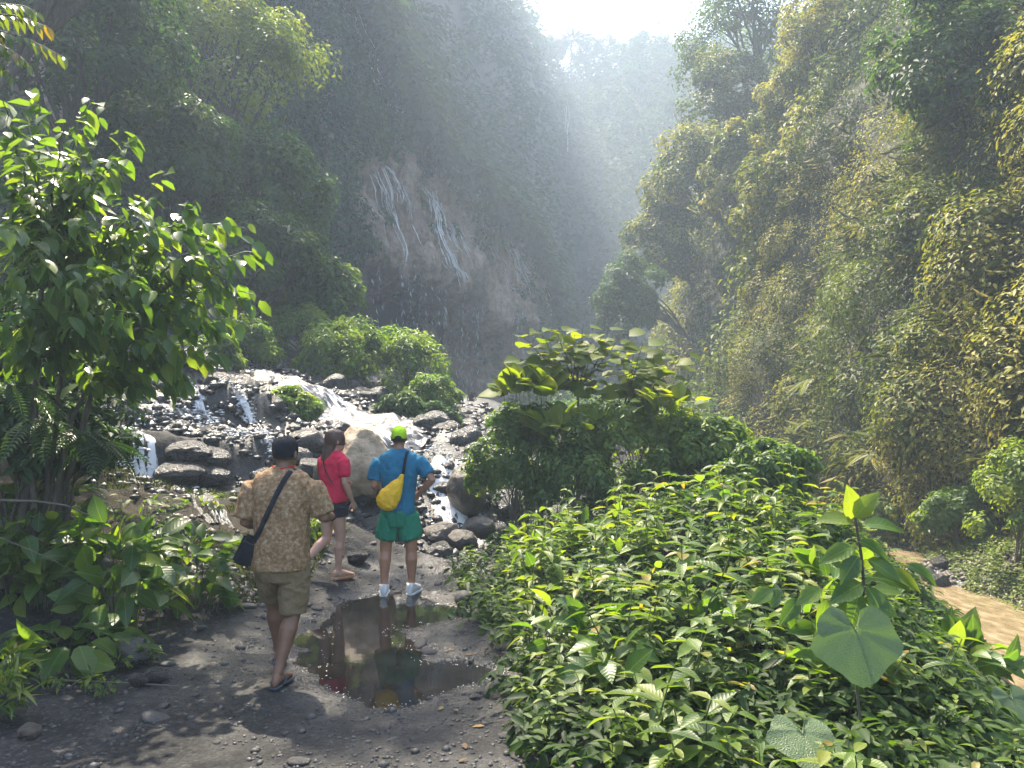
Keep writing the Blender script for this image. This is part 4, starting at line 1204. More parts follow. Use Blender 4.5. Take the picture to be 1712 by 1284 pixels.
# froth specks floating round the puddle and fallen leaves on the path
ang_ = rng.random(900); ii = (ang_ * len(PUD)).astype(int); tt = rng.random(900)[:, None]
pf = PUD[ii] * (1 - tt) + PUD[(ii + 1) % len(PUD)] * tt + rng.normal(0, .055, (900, 2))
pf = np.vstack([pf, np.stack([rng.uniform(PUD[:, 0].min(), PUD[:, 0].max(), 250), rng.uniform(PUD[:, 1].min(), PUD[:, 1].max(), 250)], 1)])
zf = np.array([max(tz(a, b), -.040) for a, b in pf])
kf = (zf < -.02) & (rng.random(len(zf)) < .35) & (np.abs(poly_sd(pf[:, 0], pf[:, 1], PUD)) < .07)
pf = np.column_stack([pf, zf])[kf]
axf = unit(len(pf)); axf[:, 2] *= .1; axf = norm(axf)
nf_ = np.tile([[0, 0, 1.0]], (len(pf), 1)); nf_ = norm(nf_ - axf * np.sum(nf_ * axf, 1, keepdims=True))
sf = rng.uniform(.005, .016, len(pf))
M_FROTH = noise_mat('froth', [(.3, (.5, .48, .45)), (.7, (.7, .68, .65))], 20, (.4, .6), .1, 60, .002)
stuff('froth', (pf + [0, 0, .004], axf, nf_, sf, sf * .8, sf), M_FROTH, 'pale froth specks round the rim of the puddle', OVAL)
pm_ = spread(2600, -5.6, -2.3, 7.4, 10.7, lambda x, y: fbm(st3(x, y) * 1.3, 3, 177) > -.1, 1.0)
rubble('bank_stones', pm_, .008 + .06 * rng.random(len(pm_)) ** 3, M_ROCK_BROWN, 'brown stones set in the mud bank')
# fallen sticks
# mossy grass on the mud bank
xg, yg = rng.uniform(-5.6, -2.2, 11000), rng.uniform(7.4, 10.6, 11000)
kg = (fbm(st3(xg, yg) * 1.5, 3, 172) > -.1) & (xg / yg > -.62)
xg, yg = xg[kg], yg[kg]
cg = np.stack([xg, yg, [tz(a, b) - .01 for a, b in zip(xg, yg)]], 1)
ag = norm(unit(len(cg)) * .7 + np.array([0, 0, .8])); ng = norm(np.cross(ag, unit(len(cg))))
lg = rng.uniform(.04, .12, len(cg))
stuff('bank_grass', (cg, ag, ng, lg, lg * 0 + .008, np.clip(rng.normal(.35, .25, len(cg)), 0, 1)), M_GRASS, 'short mossy grass on the mud bank', BLADE)
def stick(pp, r, label, h=.02):
    pts = [gp(*p) + Vector((0, 0, h)) for p in pp]
    tag(link('stick', TubeSet().add(pts, r, r * .5, 6).mesh('stick'), M_TWIG), label, 'stick')
stick([(80, 1142), (150, 1144), (230, 1148), (300, 1152)], .008, 'long pale stick lying below the mossy boulder')
stick([(590, 1118), (605, 1132), (632, 1150)][::-1], .004, 'thin straw lying in the puddle', .0)
stick([(1700, 1008), (1712, 1012), (1730, 1015)], .02, 'bare stick on the far river bank')
# ================================================================== NEAR PLANTS
def leaf_obj_mesh(name, w=.42, droop=.22, fold=.10, mat=None, heart=0.0, pts=(.0, .14, .36, .62, .84, 1.0), prof=(0, .55, 1.0, .86, .42, 0), twist=0.0, wav=.0):
    """One leaf, one metre long along +x, folded at the midrib, tip drooping."""
    V, F = [], []
    z = lambda t: .10 * t - droop * t * t
    V.append((0, 0, 0))
    for i in range(1, len(pts) - 1):
        t, hw = pts[i], prof[i] * w * .5
        bx = -heart * (i == 1)
        wz = wav * math.sin(i * 2.1)
        V += [(t + bx, hw, z(t) + fold * hw + wz), (t, 0, z(t)), (t + bx, -hw, z(t) + fold * hw - wz)]
    V.append((1, 0, z(1)))
    n = len(pts) - 2
    F += [(0, 2, 1), (0, 3, 2)]
    for i in range(n - 1):
        a = 1 + 3 * i
        F += [(a, a + 1, a + 4), (a, a + 4, a + 3), (a + 1, a + 2, a + 5), (a + 1, a + 5, a + 4)]
    a = 1 + 3 * (n - 1); e = len(V) - 1
    F += [(a, a + 1, e), (a + 1, a + 2, e)]
    me = np_mesh(name, np.array(V), np.array(F), True)
    if mat: me.materials.append(mat)
    return me

HERB = [leaf_obj_mesh('leaf', .40, .25, .35, M_LEAF_HERB), leaf_obj_mesh('leaf', .46, .12, .45, M_LEAF_HERB, wav=.01), leaf_obj_mesh('leaf', .36, .42, .3, M_LEAF_HERB)]
BROAD = [leaf_obj_mesh('leaf', .56, .30, .28, M_LEAF_BIG, .03), leaf_obj_mesh('leaf', .50, .45, .35, M_LEAF_BIG, .02, wav=.015), leaf_obj_mesh('leaf', .60, .18, .25, M_LEAF_BIG, .04)]
ROUND = [leaf_obj_mesh('leaf', .92, .18, .15, M_LEAF_ROUND, .10, (0, .1, .32, .6, .84, 1.0), (0, .72, 1.0, .9, .5, 0)), leaf_obj_mesh('leaf', .86, .32, .2, M_LEAF_ROUND, .08, (0, .1, .32, .6, .84, 1.0), (0, .72, 1.0, .9, .5, 0), wav=.02)]
REDL = [leaf_obj_mesh('leaf', .34, .25, .3, M_LEAF_RED)]
NARROW = [leaf_obj_mesh('leaf', .16, .5, .4, M_LEAF_HERB)]

def frame(ax, nr):
    ax = Vector(ax).normalized()
    nr = Vector(nr)
    nr = (nr - ax * nr.dot(ax))
    if nr.length < 1e-4: nr = ax.orthogonal()
    nr.normalize()
    la = nr.cross(ax)
    return Matrix((ax, la, nr)).transposed()

def add_leaf(root, me, loc, ax, nr, L, name='leaf', w=1.0):
    """A leaf object; loc is relative to root."""
    o = bpy.data.objects.new(name, me)
    COL.objects.link(o)
    o.parent = root
    o.matrix_basis = Matrix.Translation(Vector(loc)) @ frame(ax, nr).to_4x4() @ Matrix.Diagonal((L, L * w, L, 1))
    return o

def rv(s=1.0): return Vector((random.uniform(-s, s), random.uniform(-s, s), random.uniform(-s, s)))

class LeafSet:
    """Leaf placements of one plant: the largest become parts, the others one joined part."""
    def __init__(self): self.l = []
    def add(self, loc, ax, nr, L, k=0, w=1.0): self.l.append((Vector(loc), Vector(ax), Vector(nr), L, k, w))
    def build(self, root, meshes, limit, cloud_mat, wr=.55):
        """Placements are in world space; root must already stand in place, unrotated."""
        base = Vector(root.location)
        L = sorted(self.l, key=lambda q: -q[3] / max(1, (q[0] - Vector((0, 0, CAM_H))).length))
        for loc, ax, nr, ll, k, w in L[:limit]:
            add_leaf(root, meshes[k % len(meshes)], loc - base, ax, nr, ll, w=w)
        rest = L[limit:]
        if rest:
            c = np.array([tuple(q[0] - base) for q in rest])
            fr = [frame(q[1], q[2]) for q in rest]
            a = np.array([tuple(f.col[0]) for f in fr]); n_ = np.array([tuple(f.col[2]) for f in fr])
            Ls = np.array([q[3] for q in rest])
            o = leaf_cloud('leaf_mass', c, a, n_, Ls, Ls * wr, rng.random(len(rest)), OVAL, cloud_mat, root)
            o['kind'] = 'stuff'

# ---- A: big shrub with broad drooping leaves on the left
b0 = Vector((-4.35, 6.9, tz(-4.35, 6.9)))
rootA = empty('broad_leaf_shrub', b0, 'large shrub with drooping heart-shaped backlit leaves filling the left side', 'shrub')
TIPS = [(215, 225, 6.3), (150, 165, 6.6), (60, 155, 6.5), (5, 170, 6), (110, 205, 6), (190, 275, 6.2), (40, 245, 5.8), (130, 295, 6.3), (330, 335, 6.8), (262, 305, 6.6), (300, 375, 6.5),
        (220, 345, 6.3), (430, 422, 7), (408, 382, 7), (380, 445, 6.8), (424, 492, 7), (340, 415, 6.6), (240, 465, 6), (170, 435, 5.8), (232, 525, 5.8), (120, 475, 5.6), (60, 435, 5.6),
        (132, 535, 5.7), (50, 525, 5.6), (8, 485, 5.4), (392, 552, 7), (330, 525, 6.8), (290, 605, 6.8), (312, 650, 7), (240, 640, 6.8), (190, 565, 6.4), (60, 335, 5.9), (150, 375, 6), (12, 385, 5.5),
        (350, 592, 7.2), (272, 562, 6.5), (100, 605, 6.2), (80, 260, 7), (280, 440, 7.3), (170, 310, 7.2), (20, 560, 6.0), (360, 500, 7.3), (200, 400, 7.0), (100, 385, 6.8), (15, 300, 6.3), (90, 330, 6.4), (40, 390, 6.2), (140, 250, 6.5), (20, 230, 6.4), (180, 380, 6.5), (300, 455, 6.9), (370, 400, 7.1), (250, 400, 6.8), (80, 520, 6.3), (30, 600, 6.2), (150, 620, 6.6), (210, 620, 6.9)]
ts, lsA, stems = TubeSet(), LeafSet(), []
fk = [P(150, 640, 6.7), P(110, 560, 6.6), P(60, 600, 6.4), P(190, 560, 6.9), P(70, 480, 6.6)]
for f in fk:
    ts.add(bend(b0 + rv(.06) - Vector((0, 0, .2)), f, .08, 6, .05), .035, .02, 7)
link('trunk', ts.mesh('trunk'), M_BARK, rootA).location = -b0
bs = TubeSet()
for px, py, d in TIPS:
    tip = P(px, py, d)
    s = min(fk, key=lambda f: (f - tip).length + random.uniform(0, .4))
    pl = bend(s, tip, .12 * (tip - s).length, 12, .02)
    bs.add(pl, .016, .004, 5)
    n = 36
    for i in range(n):
        t = .25 + .75 * i / (n - 1)
        q = t * 11; j = min(10, int(q))
        p = pl[j].lerp(pl[j + 1], q - j)
        tg = (pl[j + 1] - pl[j]).normalized()
        sd = tg.cross(Vector((0, 0, 1))).normalized() * (1 if i % 2 else -1)
        ax = tg * random.uniform(.2, .7) + sd * random.uniform(.25, .8) + Vector((0, 0, random.uniform(-1.1, -.25)))
        nr = Vector((0, -.35, 1)) + sd * .5 + rv(.45)
        lsA.add(p + rv(.09), ax, nr, random.uniform(.12, .22), random.randrange(3))
link('branches', bs.mesh('branches'), M_STEM, rootA).location = -b0
lsA.build(rootA, BROAD, 300, M_LEAF_BIG_CLOUD)

# shaded leafage at its foot
c = P(50, 690, 7.6)
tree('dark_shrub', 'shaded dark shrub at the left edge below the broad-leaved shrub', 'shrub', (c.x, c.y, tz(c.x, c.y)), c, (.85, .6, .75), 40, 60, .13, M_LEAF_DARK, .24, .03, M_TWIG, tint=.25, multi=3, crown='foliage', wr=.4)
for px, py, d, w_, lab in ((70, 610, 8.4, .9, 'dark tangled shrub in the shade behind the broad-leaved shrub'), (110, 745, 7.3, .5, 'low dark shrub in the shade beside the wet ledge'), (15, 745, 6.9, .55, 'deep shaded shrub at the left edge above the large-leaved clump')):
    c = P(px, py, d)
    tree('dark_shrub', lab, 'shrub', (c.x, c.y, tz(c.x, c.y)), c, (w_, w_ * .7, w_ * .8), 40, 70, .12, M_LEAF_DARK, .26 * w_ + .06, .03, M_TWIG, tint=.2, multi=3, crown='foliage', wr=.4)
for px, py, d, sc, rz in ((60, 700, 6.3, .5, .2), (130, 720, 6.5, .45, -.4), (20, 640, 6.2, .5, .9), (170, 740, 6.6, .4, -.2)):
    root = empty('green_fern', P(px, py, d), 'dark green fern hanging in the shade under the broad-leaved shrub', 'fern', 'ferns under the broad-leaved shrub')
    for i in range(5):
        f = link('frond', FROND_G, None, root)
        f.scale = (sc,) * 3
        f.rotation_euler = (random.uniform(-.3, .3), R(random.uniform(0, 35)), rz + R(-100 + 40 * i))
# branch with young reddish leaves in the top left corner
tipc = [(105, 95, 5.2), (80, 45, 5.4), (50, 110, 5.0), (60, 20, 5.3), (20, 130, 5.0), (15, 60, 5.1)]
s0 = P(-140, 60, 5.0)
rootR = empty('overhanging_branch', s0, 'overhanging branch of young reddish green leaves in the top left corner', 'branch')
bs, lsR = TubeSet(), LeafSet()
for px, py, d in tipc:
    pl = bend(s0, P(px, py, d), .12, 12, .01)
    bs.add(pl, .012, .003, 5)
    for i in range(22):
        q = 3.5 + 7.5 * i / 21; j = min(10, int(q)); p = pl[j].lerp(pl[j + 1], q - j)
        tg = (pl[j + 1] - pl[j]).normalized(); sd = tg.cross(Vector((0, 0, 1))).normalized() * (1 if i % 2 else -1)
        lsR.add(p, tg * .5 + sd * .6 + Vector((0, 0, -.7)) + rv(.2), Vector((0, -.3, 1)) + sd * .4 + rv(.3), random.uniform(.08, .13))
link('twigs', bs.mesh('twigs'), M_TWIG, rootR).location = -s0
lsR.build(rootR, REDL, 200, M_LEAF_BIG_CLOUD)

def dome_plant(name, label, cat, base, cen, rad, n, L, meshes, cloud=M_LEAF_BIG_CLOUD, group=None, droop=.35, stem=M_STEM, sr=.006, limit=300, flat=.6, low=-1.0):
    """Leaves on stalks filling a dome round cen; rad is its half-size in metres."""
    base = Vector(base)
    root = empty(name, base, label, cat, group)
    ts, ls = TubeSet(), LeafSet()
    for i in range(n):
        d = rv(1).normalized()
        if d.z < low: d.z = -d.z
        p = Vector(cen) + Vector((d.x * rad[0], d.y * rad[1], d.z * rad[2])) * random.uniform(.45, 1.0)
        if p.z < tz(p.x, p.y) + .04: p.z = tz(p.x, p.y) + random.uniform(.05, .14)
        out = (p - base); out.z *= .4; out.normalize()
        ax = out * .8 + rv(.45) + Vector((0, 0, -droop))
        nr = Vector((0, -.25, 1)) * flat + d * .5 + rv(.3)
        b1 = base.lerp(Vector((p.x, p.y, base.z)), random.uniform(.35, .85)); b1.z = min(tz(b1.x, b1.y), p.z)
        if i % 3 == 0: ts.add(bend(b1 - Vector((0, 0, .02)), p, .05 * (p - b1).length, 5, .012), sr * .7, sr * .4, 4)
        ls.add(p, ax, nr, L * random.uniform(.65, 1.2), random.randrange(9))
    so = link('stems', ts.mesh('stems'), stem, root); so.location = -base; so['kind'] = 'stuff'
    ls.build(root, meshes, limit, cloud)
    return root

def dplant(label, pb, x0, x1, y0, y1, n, L, meshes=BROAD, **kw):
    """Plant rooted at picture point pb and filling the picture box."""
    b = gp(*pb)
    n = int(n * 2.6); L *= 1.4
    d = b.y
    c = P((x0 + x1) / 2, (y0 + y1) / 2, d - .05)
    s = d / FPX
    return dome_plant(kw.pop('name', 'broad_leaf_plant'), label, 'plant', b, c, ((x1 - x0) / 2 * s, min(.45, (x1 - x0) / 2 * s * .8), (y1 - y0) / 2 * s), n, L, meshes, **kw)
dplant('broad-leaved plant leaning over the path left of the man in the brown shirt', (325, 1012), 268, 402, 885, 1010, 44, .15, limit=300)
dplant('large-leaved plant in the middle of the lower left clump', (195, 1050), 110, 290, 865, 1045, 60, .18)
dplant('sprawling large-leaved plant above the mossy boulder', (110, 1100), 15, 235, 1045, 1115, 26, .19)
dplant('broad-leaved plant at the left edge behind a bare branch', (50, 1010), -10, 140, 850, 1000, 42, .18)
dplant('shaded leafy plant at the left edge below the wet rocks', (70, 900), -10, 160, 790, 890, 46, .15)
dplant('small leafy plant on the mud bank beside the rivulet', (250, 930), 215, 300, 870, 930, 18, .11)
dplant('bright grassy weed at the bottom left corner', (15, 1195), -10, 42, 1120, 1195, 22, .12, NARROW, name='weed', droop=.1)
dplant('low bright green weed at the left edge', (10, 1150), -10, 45, 1080, 1150, 16, .09, HERB, name='weed')
for px, py in ((165, 1100), (205, 1118), (250, 1105), (150, 1150), (95, 1150), (180, 1160)):
    dplant('tiny weed sprouting round the mossy boulder', (px, py), px - 18, px + 18, py - 26, py, 12, .04, HERB, name='weed', group='weeds round the mossy boulder', sr=.002)
dplant('leafy plant on the brown mud bank behind the large-leaved clump', (235, 880), 170, 300, 820, 885, 22, .10, HERB)
dplant('low plant at the top of the mud bank below the wet rocks', (330, 850), 290, 385, 815, 860, 14, .08, HERB)
dplant('small bright plant between the man in the brown shirt and the woman', (515, 905), 502, 540, 860, 905, 16, .12, HERB)
stk = TubeSet().add([P(-20, 836, 5.6), P(60, 838, 5.7), P(110, 845, 5.8), P(150, 862, 5.9)], .012, .005, 6)
stk.add([P(-10, 895, 5.6), P(40, 915, 5.7), P(85, 935, 5.8), P(130, 960, 5.9)], .006, .003, 6)
stk.add([P(225, 880, 5.9), P(250, 900, 5.9), P(262, 905, 5.9), P(275, 935, 6.0)], .004, .003, 5).add([P(250, 900, 5.9), P(266, 865, 5.9)], .003, .002, 5)
ob = link('fallen_branch', stk.mesh('fallen_branch'), M_TWIG); tag(ob, 'bare grey branches lying through the lower left clump', 'branch')

# ---- C: leafy mound between path and river
XE = ([2.8, 4.1, 5.0, 5.9, 7.2, 9.3, 11, 12.8, 14], [.5, .12, -.05, -.22, -.45, -.75, -.4, -.35, .2])
XR = ([3.6, 5, 6.5, 8, 10, 12.5, 14], [2.4, 2.8, 3.4, 4.0, 4.6, 4.9, 5.0])
def herb_proto():
    root = empty('leafy_plant', (0, 0, 0), 'x', 'plant')
    ts = TubeSet()
    for s in range(random.choice((2, 3))):
        h = random.uniform(.28, .52)
        a = random.uniform(0, 6.28)
        top = Vector((math.cos(a), math.sin(a), 0)) * random.uniform(.06, .2) + Vector((0, 0, h))
        pl = bend((0, 0, -.05), top, .02, 7, .008)
        ts.add(pl, .006, .0025, 5)
        nn = random.choice((4, 5))
        for i in range(nn):
            q = 6 * (.35 + .65 * i / (nn - 1)); j = min(5, int(q)); p = pl[j].lerp(pl[j + 1], q - j)
            az = a + i * 1.57 + random.uniform(-.4, .4)
            for sg in (0, math.pi):
                o = Vector((math.cos(az + sg), math.sin(az + sg), random.uniform(-.25, .35)))
                add_leaf(root, random.choice(HERB), p, o, Vector((0, 0, 1)) + rv(.25) - o * .2, random.uniform(.12, .19) * (1 if i < nn - 1 else .75))
    link('stem', ts.mesh('stem'), M_STEM, root)
    return root
def copy_thing(src, loc, rz, sc, label, group):
    r = src.copy(); COL.objects.link(r)
    r.location = loc; r.rotation_euler = (random.uniform(-.12, .12), random.uniform(-.12, .12), rz); r.scale = (sc,) * 3
    r['label'] = label; r['group'] = group
    for ch in src.children:
        c = ch.copy(); COL.objects.link(c); c.parent = r
    return r
HERB_G = HERB
HERB = [me.copy() for me in HERB_G]
for me in HERB: me.materials.clear(); me.materials.append(M_LEAF_LIME)
limes = [herb_proto() for _ in range(4)]
HERB = HERB_G
protos = [herb_proto() for _ in range(7)]
used = set()
spots = []
tries = 0
while len(spots) < 150 and tries < 20000:
    tries += 1
    y = 3.35 + 6.4 * random.random() ** 1.1
    a, b = np.interp(y, *XE), np.interp(y, *XR)
    x = a + .08 + (min(b, y * .72) - a) * random.random()
    if all((x - u) ** 2 + (y - v) ** 2 > (.17 + .018 * y) ** 2 for u, v in spots): spots.append((x, y))
for i, (x, y) in enumerate(spots):
    a, b = np.interp(y, *XE), np.interp(y, *XR)
    e = (x - a) / (b - a)
    if e < .16: lab, grp = 'low bright leafy plant at the edge of the path on the right', 'leafy plants along the path edge'
    elif e > .75: lab, grp = 'leafy plant on the side of the mound towards the river', 'leafy plants by the river'
    elif y < 5.6: lab, grp = 'leafy green plant at the foot of the mound near the bottom of the picture', 'leafy plants at the foot of the mound'
    else: lab, grp = ('leafy green plant on the crest of the mound in front of the thicket', 'leafy plants on the crest') if y > 7.6 else ('leafy green plant halfway up the mound right of the puddle', 'leafy plants on the mound')
    sc = (.62 if e < .10 else .8 if e < .2 else random.uniform(.75, 1.5))
    pool = limes if e < .16 or (e < .3 and i % 2) or (y > 8 and i % 3 == 0) else protos
    src = pool[i % len(pool)]
    if y < 4.6 and e > .3: sc *= .72
    if e > .8: sc *= .7
    if id(src) not in used:
        used.add(id(src))
        src.location = (x, y, tz(x, y)); src.rotation_euler = (0, 0, random.uniform(0, 6.28)); src.scale = (sc,) * 3
        src['label'], src['group'] = lab, grp
    else:
        copy_thing(src, (x, y, tz(x, y)), random.uniform(0, 6.28), sc, lab, grp)
for i in range(26):
    y = 4.3 + 5.2 * random.random(); a, b = np.interp(y, *XE), np.interp(y, *XR)
    x = a + (b - a) * random.uniform(.15, .85)
    z = tz(x, y); h = random.uniform(.22, .42)
    dome_plant('broad_leaf_plant', 'broad-leaved plant standing among the small-leaved plants of the mound', 'plant', (x, y, z), (x, y, z + h), (.22, .2, .16), 16, random.uniform(.15, .22), BROAD, group='broad-leaved plants on the mound', sr=.005)
for i in range(16):
    y = 4.2 + 5.5 * random.random(); a, b = np.interp(y, *XE), np.interp(y, *XR)
    x = a + (b - a) * random.uniform(.1, .9); z = tz(x, y); h = random.uniform(.55, .85) * (.75 if y < 5.2 else 1)
    src = limes[i % len(limes)]
    o = copy_thing(src, (x, y, z), random.uniform(0, 6.28), 1.0, 'taller slender yellow-green plant rising above the leafy mound', 'taller plants on the mound')
    o.scale = (1.0, 1.0, h / .42)
# undergrowth that nobody could count, filling the mound
n = 3600
y = 2.9 * (13.6 / 2.9) ** rng.random(n)
a, b = np.interp(y, *XE), np.interp(y, *XR)
x = a + (np.minimum(b + .7, y * .78) - a) * rng.random(n) ** .85
e = (x - a) / (b + .7 - a)
z = np.array([tz(p, q) for p, q in zip(x, y)])
hgt = (.03 + (.07 + .17 * sstep(4.2, 8, y)) * sstep(0, .3, e) * (.65 + .35 * fbm(st3(x, y) * 1.1, 3, 180))) * sstep(1.1, .75, e)
C = np.stack([x, y, z + .05 + hgt * rng.uniform(.15, 1.1, n)], 1)
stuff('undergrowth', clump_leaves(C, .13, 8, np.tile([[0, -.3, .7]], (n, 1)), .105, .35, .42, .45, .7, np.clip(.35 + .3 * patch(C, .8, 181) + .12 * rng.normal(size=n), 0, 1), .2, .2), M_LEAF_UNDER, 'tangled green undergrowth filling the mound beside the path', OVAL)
sx = TubeSet()
for i in range(260):
    j = random.randrange(n)
    sx.add(bend((x[j], y[j], z[j] - .03), C[j] + rng.normal(0, .05, 3) + (0, 0, .08), 0, 3, .02), .004, .002, 4)
tag(link('undergrowth_stems', sx.mesh('undergrowth_stems'), M_STEM), 'thin stems in the undergrowth of the mound', kind='stuff')

# ---- D: individual plants that stand out of the mound
pb = gp(1432, 1215)
d = 4.5
root = empty('tall_plant', (P(1432, 1200, d).x, d, tz(P(1432, 1200, d).x, d)), 'tall slender plant with large drooping leaves rising above the mound', 'plant')
b0 = Vector(root.location)
st = [b0, P(1436, 1080, d), P(1444, 980, d), P(1440, 930, d), P(1432, 880, d - .02), P(1426, 850, d)]
link('stem', TubeSet().add(st, .012, .006, 6).mesh('stem'), M_BARK, root).location = -b0
ls = LeafSet(); ptl = TubeSet()
for px, py, dx, dy, L, tilt in ((1428, 868, -.15, 1, .22, .1), (1432, 866, .35, .9, .20, .3), (1430, 872, -1, .25, .22, .6), (1440, 878, 1, .15, .23, .6), (1436, 905, 1, -.6, .20, .3), (1430, 915, -1, -.35, .22, .3),
                                (1436, 930, -.6, -.9, .20, .2), (1446, 935, .8, -.8, .21, .2), (1450, 965, 1, -.1, .22, .2), (1440, 975, -1, -.5, .24, .2), (1445, 980, .3, -1, .23, .1), (1436, 990, -.3, -1, .22, .1),
                                (1466, 955, 1, -.5, .22, .2), (1490, 945, .9, -.6, .20, .2), (1395, 985, -1, -.6, .18, .2), (1370, 1000, -.7, -1, .19, .1), (1400, 1000, -.2, -1, .18, .1), (1442, 1000, .8, -.6, .2, .2), (1340, 985, -1, -.8, .16, .1)):
    hx_ = 1438 + (px - 1438) * 1.5
    ptl.add(bend(P(1438, py + 10, d), P(hx_, py, d - .04), .01, 4), .003, .002, 4)
    ls.add(P(hx_, py, d - random.uniform(0, .08)), Vector((dx * 1.5, -.45 + random.uniform(-.2, .2), dy)), Vector((random.uniform(-.2, .2), -.8, .6 + tilt)), L, random.randrange(3))
ls.build(root, BROAD, 99, M_LEAF_BIG_CLOUD)
pto = link('petioles', ptl.mesh('petioles'), M_STEM, root); pto.location = -b0; pto['kind'] = 'stuff'

def heart_mesh(name, n=28, rings=6):
    """Large heart leaf about one metre wide lying in the x-y plane, stalk at the notch (origin)."""
    V, F = [(0, 0, 0)], []
    for k in range(1, rings + 1):
        f = k / rings
        for i in range(n + 1):
            a = math.pi * 2 * i / n
            th = a - math.pi                              # 0 = towards the tip (-y)
            r = .50 + .03 * math.cos(th) + .09 * max(0, math.cos(th)) ** 10 + .035 * math.cos(5 * th) - .40 * math.exp(-((abs(th) - math.pi) / .17) ** 2) + .012 * math.cos(9 * th)
            x, y = math.sin(th) * r * f * 1.06, -math.cos(th) * r * f - .12 * f
            v = math.cos(4.5 * th) ** 2
            V.append((x, y, -.10 * (x * x + y * y) + .034 * f * (1 - v) + .022 * math.sin(7 * th) * f * f + .015 * math.sin(3 * th + 1) * f))
    w = n + 1
    for i in range(n): F.append((0, 1 + i, 2 + i))
    for k in range(rings - 1):
        for i in range(n):
            o = 1 + k * w + i
            F += [(o, o + w, o + w + 1), (o, o + w + 1, o + 1)]
    return np_mesh(name, np.array(V), np.array(F), True)

def heart_mat():
    m = M_LEAF_HEART
    t = m.node_tree
    b = t.nodes['Principled BSDF']
    tc = N_(t, 'ShaderNodeTexCoord')
    sp = N_(t, 'ShaderNodeSeparateXYZ')
    t.links.new(tc.outputs['Object'], sp.inputs[0])
    ang = math_(t, 'ARCTAN2', sp.outputs['X'], math_(t, 'MULTIPLY', sp.outputs['Y'], -1.0))
    v = math_(t, 'ABSOLUTE', math_(t, 'SINE', math_(t, 'MULTIPLY', ang, 4.5)))
    main = math_(t, 'LESS_THAN', v, .045)
    vo = N_(t, 'ShaderNodeTexVoronoi', i_Scale=26.0)
    vo.feature = 'DISTANCE_TO_EDGE'
    t.links.new(tc.outputs['Object'], vo.inputs['Vector'])
    small = math_(t, 'LESS_THAN', vo.outputs['Distance'], .05)
    fac = math_(t, 'MAXIMUM', math_(t, 'MULTIPLY', main, .55), math_(t, 'MULTIPLY', small, .22))
    src = b.inputs['Base Color'].links[0].from_socket
    nz = N_(t, 'ShaderNodeTexNoise', i_Scale=5.0, i_Detail=5.0)
    t.links.new(tc.outputs['Object'], nz.inputs['Vector'])
    c = mixc(t, math_(t, 'MULTIPLY', nz.outputs[0], .6), src, (.05, .075, .03))
    t.links.new(mixc(t, fac, c, (.16, .20, .10)), b.inputs['Base Color'])
    bp = N_(t, 'ShaderNodeBump', i_Strength=.5, i_Distance=.006)
    t.links.new(math_(t, 'MULTIPLY', vo.outputs['Distance'], 2.0), bp.inputs['Height'])
    t.links.new(bp.outputs[0], b.inputs['Normal'])
heart_mat()
HEART = heart_mesh('leaf'); HEART.materials.append(M_LEAF_HEART)
def heart_plant(label, at, d, size, ax_dn, nr, foot, seed=0, lean=(0, 0)):
    a = P(*at, d)
    f = P(*foot, d + .05); f.z = tz(f.x, f.y)
    root = empty('heart_leaf_plant', f, label, 'plant')
    link('stalk', TubeSet().add(bend(f, a, .0, 6, .012), .008, .005, 6).mesh('stalk'), M_BARK, root).location = -f
    o = bpy.data.objects.new('leaf', HEART); COL.objects.link(o); o.parent = root
    M = frame(Vector(ax_dn), Vector(nr))           # x = towards the tip, z = upper face
    M3 = Matrix((M.col[1], -M.col[0], M.col[2])).transposed()
    o.matrix_basis = Matrix.Translation(a - f) @ M3.to_4x4() @ Matrix.Diagonal((size * 1.05, size * .88, size, 1))
    return root
heart_plant('plant with one very large round heart-shaped leaf facing the camera', (1430, 1052), 3.95, .40, (.02, -.35, -1), (0, -1, .38), (1440, 1250))
heart_plant('plant with a large round leaf lying low at the bottom of the picture', (1340, 1222), 3.75, .30, (-.1, -.8, -.45), (.05, -.45, .9), (1350, 1290))
heart_plant('plant with a large crinkled leaf at the right edge of the picture', (1690, 1165), 4.9, .26, (.1, -.6, -.7), (.1, -.6, .8), (1700, 1250))
dplant('plant with one upright glossy leaf at the river side of the mound', (1615, 1130), 1596, 1640, 1050, 1110, 4, .2, BROAD, droop=-.9)
dplant('dark plant with long leaves reaching out over the river', (1610, 1140), 1570, 1690, 1075, 1120, 12, .18, BROAD, droop=.05)
root = empty('feathery_fern', P(1545, 1080, 5.4), 'feathery green palm-like fern on the river side of the mound', 'fern')
for i in range(6):
    f = link('frond', FROND_G, None, root); f.scale = (.42,) * 3
    f.rotation_euler = (.2, R(random.uniform(-20, 15)), R(-60 + 45 * i))

